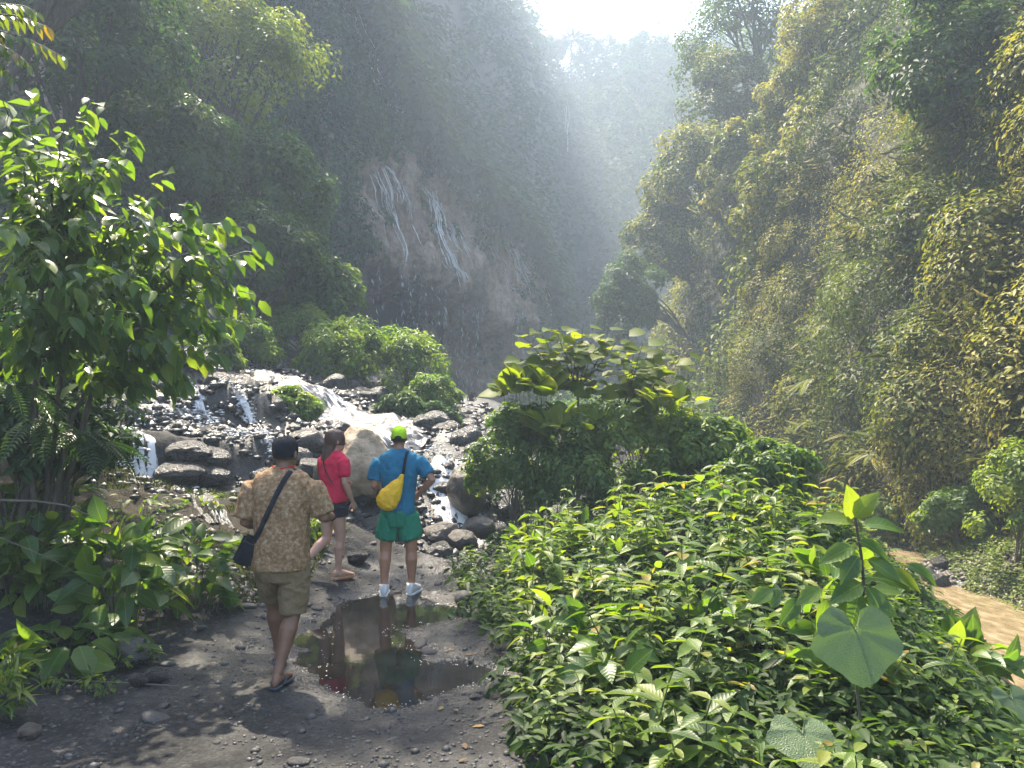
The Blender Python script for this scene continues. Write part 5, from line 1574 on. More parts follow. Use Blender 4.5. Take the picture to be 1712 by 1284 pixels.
# ---- E: middle shrub with large round leaves lit from behind
b0 = gp(975, 862); b0 = Vector((1.15, 11.4, tz(1.15, 11.4)))
root = empty('round_leaf_shrub', b0, 'shrub with large round yellow-green leaves lit from behind in the middle of the picture', 'shrub')
TI = [(872, 560, 11.0), (900, 552, 11.2), (930, 550, 11.3), (975, 545, 11.4), (1010, 552, 11.4), (1040, 560, 11.2), (1075, 575, 11.3), (1105, 580, 11.5), (1138, 592, 11.4), (1128, 618, 11.3), (1010, 590, 11.0), (950, 585, 11.0),
      (905, 590, 11.3), (1060, 610, 11.1), (1090, 640, 11.4), (990, 630, 11.6), (1035, 640, 11.6), (955, 620, 11.5), (1085, 600, 11.7), (1110, 655, 11.2), (1050, 680, 11.3), (990, 570, 11.6), (900, 620, 11.1), (870, 600, 11.2), (930, 640, 11.2), (1000, 660, 11.1), (1075, 640, 11.2), (1120, 640, 11.4), (1140, 660, 11.5), (960, 560, 11.5), (1020, 570, 11.5), (1060, 590, 11.5), (880, 640, 11.3), (1090, 670, 11.0)]
ts = TubeSet(); bs = TubeSet(); ls = LeafSet()
fk = [P(985, 705, 11.4), P(1040, 690, 11.4), P(965, 650, 11.3)]
for f in fk: ts.add(bend(b0, f, 0, 6, .03), .03, .018, 6)
link('trunk', ts.mesh('trunk'), M_BARK, root).location = -b0
for px, py, d in TI:
    tip = P(px, py, d)
    s = min(fk, key=lambda f: (f - tip).length)
    pl = bend(s, tip, -.03, 8, .02)
    bs.add(pl, .013, .004, 5)
    for i in range(9):
        q = 7 * (.55 + .45 * i / 8); j = min(6, int(q)); p = pl[j].lerp(pl[j + 1], q - j)
        az = i * 2.3 + random.random()
        o = Vector((math.cos(az), math.sin(az), random.uniform(-.2, .15)))
        pt = p + o * random.uniform(.04, .16)
        bs.add([p, pt], .003, .002, 3)
        ls.add(pt, o, Vector((0, -.45, 1)) + rv(.4), random.uniform(.16, .28), i)
link('branches', bs.mesh('branches'), M_BARK, root).location = -b0
ls.build(root, ROUND, 300, M_LEAF_BIG_CLOUD)
def dish(label, cx, cy, d, hw, hh, n, L, meshes, foot):
    c = P(cx, cy, d); f = Vector((P(foot, 800, d).x, d, 0)); f.z = tz(f.x, f.y); s = d / FPX
    return dome_plant('round_leaf_plant', label, 'plant', f, c, (hw * s, hw * s * .6, hh * s), n, L, meshes, droop=.25, flat=1.8, sr=.008, low=-.1)
ROUND_D = ROUND
dish('plant with large round pale-edged leaves at the left of the middle thicket', 880, 665, 10.8, 60, 45, 46, .30, ROUND_D, 905)
dish('shaded plant with large flat round leaves low in the middle thicket', 945, 725, 10.6, 80, 45, 40, .30, ROUND_D, 950)
dish('plant with large round leaves at the right of the middle thicket', 1120, 690, 10.6, 65, 45, 40, .24, ROUND, 1120)
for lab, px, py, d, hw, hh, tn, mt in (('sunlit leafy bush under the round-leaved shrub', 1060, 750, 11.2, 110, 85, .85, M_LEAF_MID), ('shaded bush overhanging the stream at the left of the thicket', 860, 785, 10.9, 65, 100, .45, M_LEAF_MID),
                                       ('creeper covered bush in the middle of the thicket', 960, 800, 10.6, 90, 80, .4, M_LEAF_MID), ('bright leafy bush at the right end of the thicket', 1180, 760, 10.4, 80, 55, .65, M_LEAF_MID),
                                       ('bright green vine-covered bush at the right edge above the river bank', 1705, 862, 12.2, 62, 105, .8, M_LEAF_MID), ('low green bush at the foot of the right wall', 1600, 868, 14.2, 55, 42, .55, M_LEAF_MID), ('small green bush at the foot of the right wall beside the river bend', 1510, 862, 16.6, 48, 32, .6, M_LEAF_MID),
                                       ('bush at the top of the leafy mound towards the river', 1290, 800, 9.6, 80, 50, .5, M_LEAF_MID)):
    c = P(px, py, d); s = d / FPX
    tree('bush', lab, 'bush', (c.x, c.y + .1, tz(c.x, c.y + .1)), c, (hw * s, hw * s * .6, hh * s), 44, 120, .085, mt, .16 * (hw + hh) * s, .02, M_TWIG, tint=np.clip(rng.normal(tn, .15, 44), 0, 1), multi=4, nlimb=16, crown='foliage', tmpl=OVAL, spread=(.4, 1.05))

# ---- green carpet on the far river bank
y = rng.uniform(10.0, 18, 3600); x = rng.uniform(6.9, 10.5, 3600)
k = (x < wall_x(y, y * 0) + .3) & (x > np.interp(y, [10, 12.4, 14, 18], [7.25, 7.2, 7.7, 8.7]))
x, y = x[k], y[k]
C = np.stack([x, y, [tz(a, b) + .02 for a, b in zip(x, y)]], 1)
k = fbm(C * .9, 3, 190) > -.5
stuff('ground_cover', clump_leaves(C[k], .12, 22, None, .05, .4, .7, .2, 1.2, None, .25, .2), M_LEAF_GROUNDCOVER, 'low bright green ground cover on the river bank')

LITTER = leaf_obj_mesh('fallen_leaf', .42, .1, .15, leaf_mat('dead_leaf', [(0, (.10, .06, .03)), (.5, (.19, .12, .05)), (1, (.24, .19, .06))], .15, .7, .2, 'obj'))
for i in range(34):
    y = random.uniform(4.1, 9.8); x = random.uniform(-3.2, .2) if i % 2 else np.interp(y, *XE) - random.uniform(0, .5)
    z = tz(x, y)
    if z < -.03: continue
    o = link('fallen_leaf', LITTER); tag(o, 'dry brown leaf fallen on the path', 'leaf', 'fallen leaves on the path')
    k = random.uniform(.05, .10); o.scale = (k, k, k); o.location = (x, y, z + .008); o.rotation_euler = (random.uniform(-.3, .3), random.uniform(-.2, .2), random.uniform(0, 6.28))
# ================================================================== PEOPLE
def fabric(name, stops, scale=14, bump=.6, bscale=11, rough=.85):
    return noise_mat(name, stops, scale, (rough - .05, rough + .05), bump, bscale, .05, detail=8.0, spec=.25)
M_SKIN1 = noise_mat('brown_skin', [(.3, (.15, .075, .045)), (.7, (.21, .11, .066))], 9, (.42, .55), .12, 90, .002, spec=.4)
M_SKIN2 = noise_mat('tanned_skin', [(.3, (.30, .14, .08)), (.7, (.38, .19, .11))], 9, (.42, .55), .12, 90, .002, spec=.4)
M_SKIN3 = noise_mat('fair_skin', [(.3, (.38, .21, .145)), (.7, (.46, .27, .19))], 9, (.42, .55), .12, 90, .002, spec=.4)
M_BATIK = noise_mat('mottled_brown_cloth', [(.32, (.165, .088, .038)), (.45, (.215, .125, .06)), (.55, (.285, .185, .10)), (.68, (.42, .31, .20))], 38, (.82, .92), .6, 10, .05, detail=12.0, spec=.2)
M_KHAKI = fabric('khaki_cloth', [(.3, (.15, .105, .055)), (.7, (.20, .145, .08))])
M_NAVY = fabric('navy_cloth', [(.3, (.005, .006, .011)), (.7, (.010, .012, .02))])
M_BLUE = fabric('blue_cloth', [(.3, (.010, .115, .20)), (.7, (.014, .145, .245))], 8)
M_GREEN = fabric('green_cloth', [(.3, (.006, .14, .075)), (.7, (.009, .18, .10))], 8, rough=.6)
M_PINK = fabric('pink_cloth', [(.3, (.50, .014, .048)), (.7, (.60, .022, .068))], 8)
M_BLACK = fabric('black_cloth', [(.3, (.010, .011, .016)), (.7, (.018, .019, .027))])
M_LIME = fabric('lime_cloth', [(.3, (.38, .62, .015)), (.7, (.45, .70, .03))])
M_YELLOW = fabric('yellow_nylon', [(.3, (.62, .34, .008)), (.7, (.72, .42, .012))], 8, .6, 14, .5)
M_RED = fabric('red_ribbon', [(.3, (.35, .015, .02)), (.7, (.45, .02, .03))])
M_WHITE = fabric('white_mesh', [(.3, (.55, .53, .50)), (.7, (.72, .70, .67))])
M_SOLE = noise_mat('dark_rubber', [(.3, (.015, .02, .035)), (.7, (.03, .035, .05))], 10, (.5, .7), .2, 50, .003)
M_BLUESOLE = noise_mat('blue_rubber', [(.3, (.02, .035, .10)), (.7, (.03, .05, .14))], 10, (.5, .7), .2, 50, .003)
M_TANSOLE = noise_mat('tan_leather', [(.3, (.34, .22, .11)), (.7, (.45, .31, .17))], 10, (.5, .7), .2, 50, .003)
M_ORANGE = noise_mat('orange_sole', [(.3, (.40, .11, .05)), (.7, (.5, .15, .07))], 10, (.5, .7), .2, 50, .003)
M_HAIR = noise_mat('dark_brown_hair', [(.3, (.03, .013, .008)), (.7, (.11, .048, .028))], 30, (.4, .55), .6, 60, .006, (6, 6, .4))
M_HAIRB = noise_mat('short_dark_hair', [(.3, (.01, .008, .007)), (.7, (.03, .022, .018))], 60, (.5, .7), .6, 120, .004)
M_LENS = noise_mat('dark_lens', [(0, (.01, .01, .012)), (1, (.015, .015, .02))], 3, (.08, .12), 0, 10, .001)
M_EYE = noise_mat('eye_white', [(0, (.5, .48, .45)), (1, (.55, .53, .5))], 3, (.2, .3), 0, 10, .001)
M_LIP = noise_mat('lip_skin', [(0, (.22, .08, .07)), (1, (.28, .11, .09))], 3, (.4, .5), 0, 10, .001)

class Shape:
    """Closed lofts that are fused into one continuous surface."""
    def __init__(self): self.V, self.F, self.n = [], [], 0
    def rings(self, secs, m=18, p=2.0):
        """secs: (centre, half-axis a, half-axis b)."""
        s = self.n
        for c, a, b in secs:
            c, a, b = Vector(c), Vector(a), Vector(b)
            for k in range(m):
                t = 2 * math.pi * k / m
                ct, sn = math.cos(t), math.sin(t)
                f = (abs(ct) ** p + abs(sn) ** p) ** (-1 / p)
                self.V.append(c + a * ct * f + b * sn * f)
        r = len(secs)
        for i in range(r - 1):
            for k in range(m):
                k2 = (k + 1) % m
                o = s + i * m
                self.F.append((o + k, o + k2, o + m + k2)); self.F.append((o + k, o + m + k2, o + m + k))
        a, b = s + r * m, s + r * m + 1
        self.V += [Vector(secs[0][0]), Vector(secs[-1][0])]
        for k in range(m):
            k2 = (k + 1) % m
            self.F.append((a, s + k2, s + k)); self.F.append((b, s + (r - 1) * m + k, s + (r - 1) * m + k2))
        self.n = len(self.V)
        return self
    def limb(self, pts, rad, m=14, flat=1.0, side=None, round_ends=True):
        pts = [Vector(p) for p in pts]
        if round_ends:
            for end in (0, -1):
                d = (pts[end] - pts[1 if end == 0 else -2]).normalized()
                r = rad[end]
                if end == 0:
                    pts = [pts[0] + d * r * .85, pts[0] + d * r * .5] + pts; rad = [r * .4, r * .82] + list(rad)
                else:
                    pts = pts + [pts[-1] + d * r * .5, pts[-1] + d * r * .85]; rad = list(rad) + [r * .82, r * .4]
        secs = []
        n = len(pts)
        ref = Vector(side) if side else None
        for i in range(n):
            t = (pts[min(i + 1, n - 1)] - pts[max(i - 1, 0)]).normalized()
            u = ref if ref else (Vector((1, 0, 0)) if abs(t.x) < .9 else Vector((0, 1, 0)))
            a = (u - t * u.dot(t)).normalized()
            b = t.cross(a)
            secs.append((pts[i], a * rad[i], b * rad[i] * flat))
        return self.rings(secs, m)
    def raw(self, name):
        return np_mesh(name, np.array([tuple(v) for v in self.V]), np.array(self.F), True)
    def fuse(self, name, voxel=.007, smooth=4, wrinkle=None, mat=None, parent=None):
        o = link('tmp', self.raw('tmp'))
        r = o.modifiers.new('r', 'REMESH'); r.mode = 'VOXEL'; r.voxel_size = voxel; r.use_smooth_shade = True
        if smooth:
            sm = o.modifiers.new('s', 'SMOOTH'); sm.factor = .5; sm.iterations = smooth
        dg = bpy.context.evaluated_depsgraph_get()
        me = bpy.data.meshes.new_from_object(o.evaluated_get(dg))
        old = o.data
        bpy.data.objects.remove(o); bpy.data.meshes.remove(old)
        me.name = name
        if wrinkle:
            n = len(me.vertices)
            V = np.empty(n * 3, np.float32); me.vertices.foreach_get('co', V); V = V.reshape(-1, 3).astype(float)
            Nn = np.empty(n * 3, np.float32); me.vertices.foreach_get('normal', Nn); Nn = Nn.reshape(-1, 3)
            amp, sc, seed = wrinkle
            w = fbm(V * np.array(sc), 3, seed)
            w = 1 - np.abs(w) * 2                                # ridged folds
            V = V + Nn * (w * amp)[:, None]
            me.vertices.foreach_set('co', V.astype(np.float32).ravel())
            me.update()
        me.polygons.foreach_set('use_smooth', np.ones(len(me.polygons), dtype=bool))
        me.materials.clear()
        return link(name, me, mat, parent)

def lerp(a, b, t): return Vector(a).lerp(Vector(b), t)

def hand(sh, wrist, d, palm_n, thumb_side, curl=.5, sc=1.0):
    """d: direction of the hand, palm_n: out of the palm, thumb_side: +1 or -1 along the lateral axis."""
    w = Vector(wrist); d = Vector(d).normalized()
    n = Vector(palm_n); n = (n - d * n.dot(d)).normalized()
    l = n.cross(d) * thumb_side
    secs = []
    for t, hw, ht in ((-.02, .024, .019), (.02, .031, .018), (.055, .040, .017), (.085, .041, .014), (.095, .037, .010)):
        secs.append((w + d * t * sc, l * hw * sc, n * ht * sc))
    sh.rings(secs, 14)
    for i, (off, L) in enumerate(((.031, .072), (.0105, .081), (-.0105, .075), (-.031, .058))):
        p = w + (d * .075 + l * off) * sc
        pts, a = [p], 0
        seg = [L * .25 + .015, L * .40, L * .30, L * .22]
        for k, s in enumerate(seg):
            a += curl * (.3, .9, 1.0, .7)[k] * (1 + .08 * i)
            p = p + (d * math.cos(a) + n * math.sin(a)) * s * sc
            pts.append(p)
        sh.limb(pts, [.0098 * sc, .0095 * sc, .0088 * sc, .0080 * sc, .0070 * sc], 8)
    p = w + (d * .018 + l * .022) * sc
    pts = [p]
    for k, s in enumerate((.038, .032, .026)):
        p = p + (d * (.55 + .2 * k) + l * (.75 - .35 * k) + n * (.25 + .2 * k)).normalized() * s * sc
        pts.append(p)
    sh.limb(pts, [.014 * sc, .0115 * sc, .0098 * sc, .008 * sc], 8)

HEAD = [(0, .022, .026, .052), (.06, .040, .046, .042), (.16, .055, .068, .024), (.30, .066, .085, .010), (.45, .073, .094, .002), (.6, .076, .098, -.002), (.75, .073, .095, -.005), (.87, .060, .079, -.006), (.95, .040, .053, -.006), (.995, .012, .016, -.006)]
def head_fr(c, yaw, pitch=0):
    return Matrix.Translation(Vector(c)) @ Matrix.Rotation(yaw, 4, 'Z') @ Matrix.Rotation(pitch, 4, 'X')
def head_secs(M, lo=0.0, hi=1.0, grow=0.0, H=.232, k=1.0, dy=0.0):
    out = []
    for t, a, b, cy in HEAD:
        if t < lo - 1e-6 or t > hi + 1e-6: continue
        c = M @ Vector((0, cy * k + dy, t * H * k + grow * (t > .8)))
        out.append((c, M.to_3x3() @ Vector((a * k + grow, 0, 0)), M.to_3x3() @ Vector((0, b * k + grow, 0))))
    return out

def foot(sh, ankle, d, lift=0.0, sc=1.0):
    """Bare foot: ankle point, toe direction in the ground plane; lift raises the heel (radians)."""
    d = Vector(d).normalized(); s = Vector((d.y, -d.x, 0))
    a = Vector(ankle)
    up = Vector((0, 0, 1))
    f = d * math.cos(lift) - up * math.sin(lift); u = up * math.cos(lift) + d * math.sin(lift)
    P0 = a - u * .082 * sc
    secs = []
    for t, hw, h in ((-.062, .014, .018), (-.05, .028, .036), (-.02, .033, .045), (.03, .034, .044), (.08, .040, .034), (.13, .046, .024), (.165, .044, .017), (.19, .030, .012)):
        secs.append((P0 + f * t * sc + u * h * sc, s * hw * sc, u * h * sc))
    sh.rings(secs, 14)
    return P0, f, s, u

def sole(root, fr, name, mat, thick=.018, sc=1.0, grow=1.18, z0=-.016):
    P0, f, s, u = fr
    sh = Shape()
    prof = ((-.075, .012), (-.066, .028), (-.04, .036), (0, .034), (.05, .036), (.1, .045), (.15, .050), (.19, .042), (.212, .018))
    secs = [(P0 + f * t * sc + u * (z0 + thick * .5), s * w * sc * grow / 1.1, u * thick * .5) for t, w in prof]
    sh.rings(secs, 16, 5)
    return link(name, sh.raw(name), mat, root)

def strap_piece(pts, r, mat, root, name, flat=1.0, side=None):
    sh = Shape().limb(pts, [r] * len(pts), 8, flat, side)
    return link(name, sh.raw(name), mat, root)

def face(root, M, skin, hairm=None):
    for sx in (1, -1):
        e = Shape()
        c = M @ Vector((sx * .031, .083, .232 * .50))
        e.limb([c + Vector((0, 0, -.004)), c + Vector((0, 0, .004))], [.0115, .0115], 10)
        link('eye', e.raw('eye'), M_EYE, root)
        b = [M @ Vector((sx * x, y, .232 * .585)) for x, y in ((.014, .094), (.030, .092), (.046, .080))]
        strap_piece(b, .004, M_HAIRB, root, 'eyebrow')
    strap_piece([M @ Vector((x, y, .232 * .195)) for x, y in ((-.024, .083), (-.008, .0915), (.008, .0915), (.024, .083))], .0055, M_LIP, root, 'mouth')

def body(root, J, skin, sc=1.0, head_yaw=0, head_pitch=0, hands=None, feet=None, girth=1.0, H=.232, thigh=.078, calf=.054, arm=.045):
    """One continuous figure from its joints J; returns the head frame and foot frames."""
    sh = Shape()
    X = Vector((1, 0, 0)); Y = Vector((0, 1, 0))
    hp, ch, nk = Vector(J['pelvis']), Vector(J['chest']), Vector(J['neck'])
    g = girth
    sh.rings([(hp + Vector((0, 0, -.10)), X * .10 * g, Y * .08 * g), (hp, X * .145 * g, Y * .095 * g), (lerp(hp, ch, .45), X * .125 * g, Y * .085 * g), (ch, X * .15 * g, Y * .095 * g),
              (lerp(ch, nk, .6), X * .145 * g, Y * .08 * g), (lerp(ch, nk, .92), X * .075 * g, Y * .06 * g)], 20)
    hc = Vector(J['head'])
    M = head_fr(hc, head_yaw, head_pitch)
    sh.limb([lerp(ch, nk, .7), nk, hc + Vector((0, 0, .07))], [.062 * g, .056 * g, .052 * g], 14)
    sh.rings(head_secs(M, H=H), 20)
    m3 = M.to_3x3()
    sh.limb([M @ Vector((0, .086, H * .52)), M @ Vector((0, .106, H * .37)), M @ Vector((0, .100, H * .33))], [.009, .015, .012], 8)
    for sx in (1, -1):
        c = M @ Vector((sx * .074, -.008, H * .45))
        sh.rings([(c + m3 @ Vector((-.006 * sx, .01, 0)), m3 @ Vector((0, .012, 0)), m3 @ Vector((0, 0, .024))), (c + m3 @ Vector((.010 * sx, 0, .002)), m3 @ Vector((0, .017, 0)), m3 @ Vector((0, 0, .031))), (c + m3 @ Vector((.015 * sx, -.004, .002)), m3 @ Vector((0, .012, 0)), m3 @ Vector((0, 0, .024)))], 12)
    frames = []
    for sd, sx in (('l', -1), ('r', 1)):
        s, e, w = (Vector(J[k + sd]) for k in ('sh', 'el', 'wr'))
        s2 = s + Vector((-.02 * sx, 0, -.035))
        sh.limb([s2 + Vector((-.05 * sx, 0, -.01)), s2, lerp(s2, e, .35), lerp(s, e, .8), e, lerp(e, w, .25), lerp(e, w, .6), w], [arm * 1.0, arm * 1.05, arm * 1.02, arm * .92, arm * .88, arm * .95, arm * .76, arm * .56], 14)
        hd = hands[sd]
        hand(sh, w, hd[0], hd[1], hd[2], hd[3], sc)
        h, k, a = (Vector(J[q + sd]) for q in ('hp', 'kn', 'an'))
        back = Vector((0, -1, 0))
        mid = lerp(k, a, .3) + back * .012
        sh.limb([h, lerp(h, k, .3), lerp(h, k, .75), k, lerp(k, a, .12), mid, lerp(k, a, .62), lerp(k, a, .85), a], [thigh * .8, thigh * .98, thigh * .8, calf * 1.08, calf * .98, calf * 1.1, calf * .82, calf * .63, calf * .66], 16)
        frames.append(foot(sh, a, *feet[sd]))
    o = sh.fuse('body', .0074, 2, None, skin, root)
    face(root, M, skin)
    return M, frames

def bvh_of(o):
    me = o.data
    return BVHTree.FromPolygons([v.co[:] for v in me.vertices], [p.vertices[:] for p in me.polygons])

def back_strap(o, xz, width, mat, root, name, lift=.006):
    """Flat band lying on the back of a garment along local (x, z) points."""
    bv = bvh_of(o)
    V = []
    n = 26
    xs = np.linspace(0, len(xz) - 1, n)
    for q in xs:
        i = min(int(q), len(xz) - 2); t = q - i
        x = xz[i][0] * (1 - t) + xz[i + 1][0] * t; z = xz[i][1] * (1 - t) + xz[i + 1][1] * t
        dx, dz = xz[i + 1][0] - xz[i][0], xz[i + 1][1] - xz[i][1]
        l = math.hypot(dx, dz); px, pz = -dz / l * width / 2, dx / l * width / 2
        for k in (-1, 0, 1):
            h = bv.ray_cast(Vector((x + px * k, -1, z + pz * k)), Vector((0, 1, 0)))
            y = h[0].y - lift if h[0] else V[-1][1] if V else -.1
            V.append((x + px * k, y, z + pz * k))
    W = np.array(V)
    for _ in range(2):
        q = W.reshape(n, 3, 3); q[1:-1, :, 1] = (q[:-2, :, 1] + q[1:-1, :, 1] * 2 + q[2:, :, 1]) / 4
    o2 = link(name, np_mesh(name, W, grid_faces(n, 3), True), mat, root)
    s = o2.modifiers.new('thickness', 'SOLIDIFY'); s.thickness = .004; s.offset = 0
    return o2

def cap(root, M, mat, H=.232, strap=None, brim=True, lo=.55):
    M = M @ Matrix.Translation((0, -.004, .12)) @ Matrix.Rotation(.16, 4, 'X') @ Matrix.Translation((0, 0, -.12))
    sh = Shape()
    m3 = M.to_3x3()
    secs = []
    for t, k in ((lo - .02, 1.05), (lo + .06, 1.075), (.72, 1.07), (.82, 1.02), (.9, .86), (.96, .60), (1.0, .30), (1.015, .05)):
        i = np.interp(min(t, .75), [h[0] for h in HEAD], [h[1] for h in HEAD]); j = np.interp(min(t, .75), [h[0] for h in HEAD], [h[2] for h in HEAD])
        secs.append((M @ Vector((0, -.003, t * H + .006)), m3 @ Vector((i * k + .004, 0, 0)), m3 @ Vector((0, j * k + .004, 0))))
    sh.rings(secs, 26)
    c = link('cap', sh.raw('cap'), mat, root)
    b = TubeSet()
    z = lo * H + .012
    if brim:
        s2 = Shape()
        s2.rings([(M @ Vector((0, .06, z + .006)), m3 @ Vector((.070, 0, 0)), m3 @ Vector((0, 0, .010))), (M @ Vector((0, .115, z + .004)), m3 @ Vector((.072, 0, -.004)), m3 @ Vector((0, .0, .005))), (M @ Vector((0, .15, z - .008)), m3 @ Vector((.055, 0, 0)), m3 @ Vector((0, 0, .004))), (M @ Vector((0, .168, z - .012)), m3 @ Vector((.02, 0, 0)), m3 @ Vector((0, 0, .003)))], 18)
        link('cap_brim', s2.raw('cap_brim'), mat, c)
    link('cap_button', Shape().limb([M @ Vector((0, -.003, H * 1.01 + .004)), M @ Vector((0, -.003, H * 1.01 + .010))], [.008, .007], 8).raw('cap_button'), mat, c)
    for k in range(6):                                            # stitched panel seams
        a = k * math.pi / 3 + .52
        pts = [m3.inverted() @ (s_[0] - M.translation) for s_ in secs]
        line = []
        for s_ in secs[:-1]:
            line.append(s_[0] + s_[1] * math.cos(a) * 1.005 + s_[2] * math.sin(a) * 1.005)
        b.add(line, .0022, .0022, 4)
    link('cap_seams', b.mesh('cap_seams'), mat, c)
    if strap is not None:                                         # half-moon opening with its closing strap
        o = Shape()
        arc = []
        for k in range(11):
            a = -math.pi / 2 + (k / 10 - .5) * 1.25
            zz = H * lo + .003
            arc.append(M @ Vector((.0835 * math.cos(a), -.003 + .1065 * math.sin(a), zz)))
        strap_piece(arc, .0085, strap, c, 'cap_strap', .5, (0, 0, 1))
        V = []
        for k in range(11):
            a = -math.pi / 2 + (k / 10 - .5) * 1.0
            hgt = .040 * math.sqrt(max(0, 1 - (2 * k / 10 - 1) ** 2))
            for hh in (0, hgt):
                rr = 1.0 + .012 - .9 * hh * hh
                V.append(M @ Vector((.0865 * math.cos(a) * rr, -.003 + .1105 * math.sin(a) * rr, H * lo + .008 + hh)))
        link('cap_opening', np_mesh('cap_opening', np.array([tuple(v) for v in V]), grid_faces(11, 2), True), strap, c)
    return c

def shirt(root, secs, sleeves, mat, wr, name='shirt', voxel=.0085):
    sh = Shape()
    sh.rings([((c[0], c[1], z), (a, 0, 0), (0, b, 0)) for z, a, b, c in secs], 28, 2.5)
    for pts, rad, side in sleeves:
        sh.limb(pts, rad, 18, .92, None, False)
    return sh.fuse(name, voxel, 5, wr, mat, root)

def shorts(root, waist, legs, mat, wr):
    sh = Shape()
    sh.rings([((0, c, z), (a, 0, 0), (0, b, 0)) for z, a, b, c in waist], 24, 2.4)
    for pts, rad in legs:
        sh.limb(pts, rad, 18, 1.0, (1, 0, 0), False)
    return sh.fuse('shorts', .0085, 4, wr, mat, root)

# ---------------------------------------------------------------- man in the brown mottled shirt, walking away
f = gp(468, 1150)
root = empty('person', (f.x - .035, f.y + .10, 0.0), 'man in mottled brown t-shirt, khaki shorts and navy cap walking away in flip-flops', 'person')
J = dict(pelvis=(.0, .02, .94), chest=(0, .03, 1.26), neck=(0, .04, 1.47), head=(.01, .055, 1.475), shl=(-.195, .02, 1.40), ell=(-.25, .0, 1.11), wrl=(-.18, .20, 1.06),
         shr=(.195, .03, 1.40), elr=(.29, .04, 1.14), wrr=(.30, .27, 1.12), hpl=(-.09, .03, .90), knl=(-.115, .24, .50), anl=(-.112, .36, .115), hpr=(.09, .01, .90), knr=(.085, .03, .49), anr=(.02, -.10, .10))
M, fr = body(root, J, M_SKIN1, head_yaw=-.25, head_pitch=-.05, hands=dict(l=((.35, .9, .0), (.4, -.1, -.5), -1 * -1, .7), r=((-.25, .85, .05), (-.7, .0, -.5), -1, .6)),
             feet=dict(l=((-.15, 1, 0), .12), r=((.12, 1, 0), .0)), girth=1.05, thigh=.085, calf=.058, arm=.047)
sh1 = shirt(root, [(.79, .188, .145, (0, .02)), (.86, .186, .145, (0, .02)), (1.0, .178, .138, (0, .02)), (1.15, .182, .135, (0, .02)), (1.28, .198, .138, (0, .025)), (1.37, .20, .12, (0, .03)), (1.43, .17, .098, (0, .035)), (1.472, .10, .078, (0, .04)), (1.490, .074, .068, (0, .042))],
            [([(-.08, .025, 1.375), (-.15, .022, 1.375), (-.205, .018, 1.345), (-.228, .012, 1.28), (-.25, .0, 1.14)], [.07, .078, .080, .080, .076], -1), ([(.08, .03, 1.375), (.15, .03, 1.375), (.21, .032, 1.345), (.238, .035, 1.28), (.283, .04, 1.165)], [.07, .078, .080, .080, .075], 1)],
            M_BATIK, (.016, (7, 7, 4), 401))
hem = Shape()
hem.rings([((0, .02, .784), (.190, 0, 0), (0, .147, 0)), ((0, .02, .80), (.191, 0, 0), (0, .148, 0))], 40, 2.5)
link('shirt_hem', hem.raw('shirt_hem'), M_BATIK, sh1)
shorts(root, [(.70, .13, .11, .02), (.80, .175, .13, .02), (.92, .17, .125, .02)], [([(-.085, .03, .84), (-.10, .12, .70), (-.115, .22, .55)], [.105, .103, .094]), ([(.085, .02, .84), (.088, .03, .68), (.085, .025, .475)], [.108, .104, .094])], M_KHAKI, (.012, (8, 8, 10), 402))
hr = Shape(); hr.rings(head_secs(M, .30, .8, .003, dy=-.008), 22); hr.fuse('hair', .006, 6, (.002, (60, 60, 60), 403), M_HAIRB, root)
cp = cap(root, M, M_NAVY, lo=.40)
m3 = M.to_3x3()
sg = Shape()
for sx in (1, -1):
    sg.rings([(M @ Vector((sx * .034, .092, .222)), m3 @ Vector((.027, 0, 0)), m3 @ Vector((0, -.006, .019))), (M @ Vector((sx * .034, .098, .224)), m3 @ Vector((.027, -.002 * sx, 0)), m3 @ Vector((0, -.006, .019)))], 16)
sgo = link('sunglasses', sg.raw('sunglasses'), M_LENS, root)
for sx in (1, -1):
    strap_piece([M @ Vector((sx * .062, .09, .226)), M @ Vector((sx * .086, .05, .218)), M @ Vector((sx * .09, -.02, .20))], .004, M_LENS, sgo, 'temple')
ln = []
for k in range(15):
    a = math.pi * 2 * k / 14
    ln.append((.077 * math.cos(a), .042 + .072 * math.sin(a) , 1.492 + .008 * math.cos(2 * a) - .012 * max(0, math.sin(a))))
strap_piece(ln, .009, M_RED, root, 'lanyard', .35, (0, 0, 1))
for k, mt in ((0, M_SOLE), (1, M_SOLE)):
    s = sole(root, fr[k], 'flip_flop', M_BLUESOLE if k == 0 else M_SOLE)
    P0, ff, ss, uu = fr[k]
    for sx in (1, -1):
        strap_piece([P0 + ff * .01 + ss * sx * .043, P0 + ff * .06 + ss * sx * .040 + uu * .045, P0 + ff * .125 + uu * .052], .007, M_SOLE, s, 'toe_strap')
def ring_band(c, d, r, mat, root, name, th=.006):
    c, d = Vector(c), Vector(d).normalized()
    a = d.orthogonal().normalized(); b = d.cross(a)
    strap_piece([c + (a * math.cos(k * math.pi / 8) + b * math.sin(k * math.pi / 8)) * r for k in range(17)], th, mat, root, name)
ring_band(lerp(J['elr'], J['wrr'], .88), Vector(J['wrr']) - Vector(J['elr']), .032, M_BLACK, root, 'bracelet')
ring_band(lerp(J['ell'], J['wrl'], .88), Vector(J['wrl']) - Vector(J['ell']), .032, M_BLACK, root, 'bracelet')
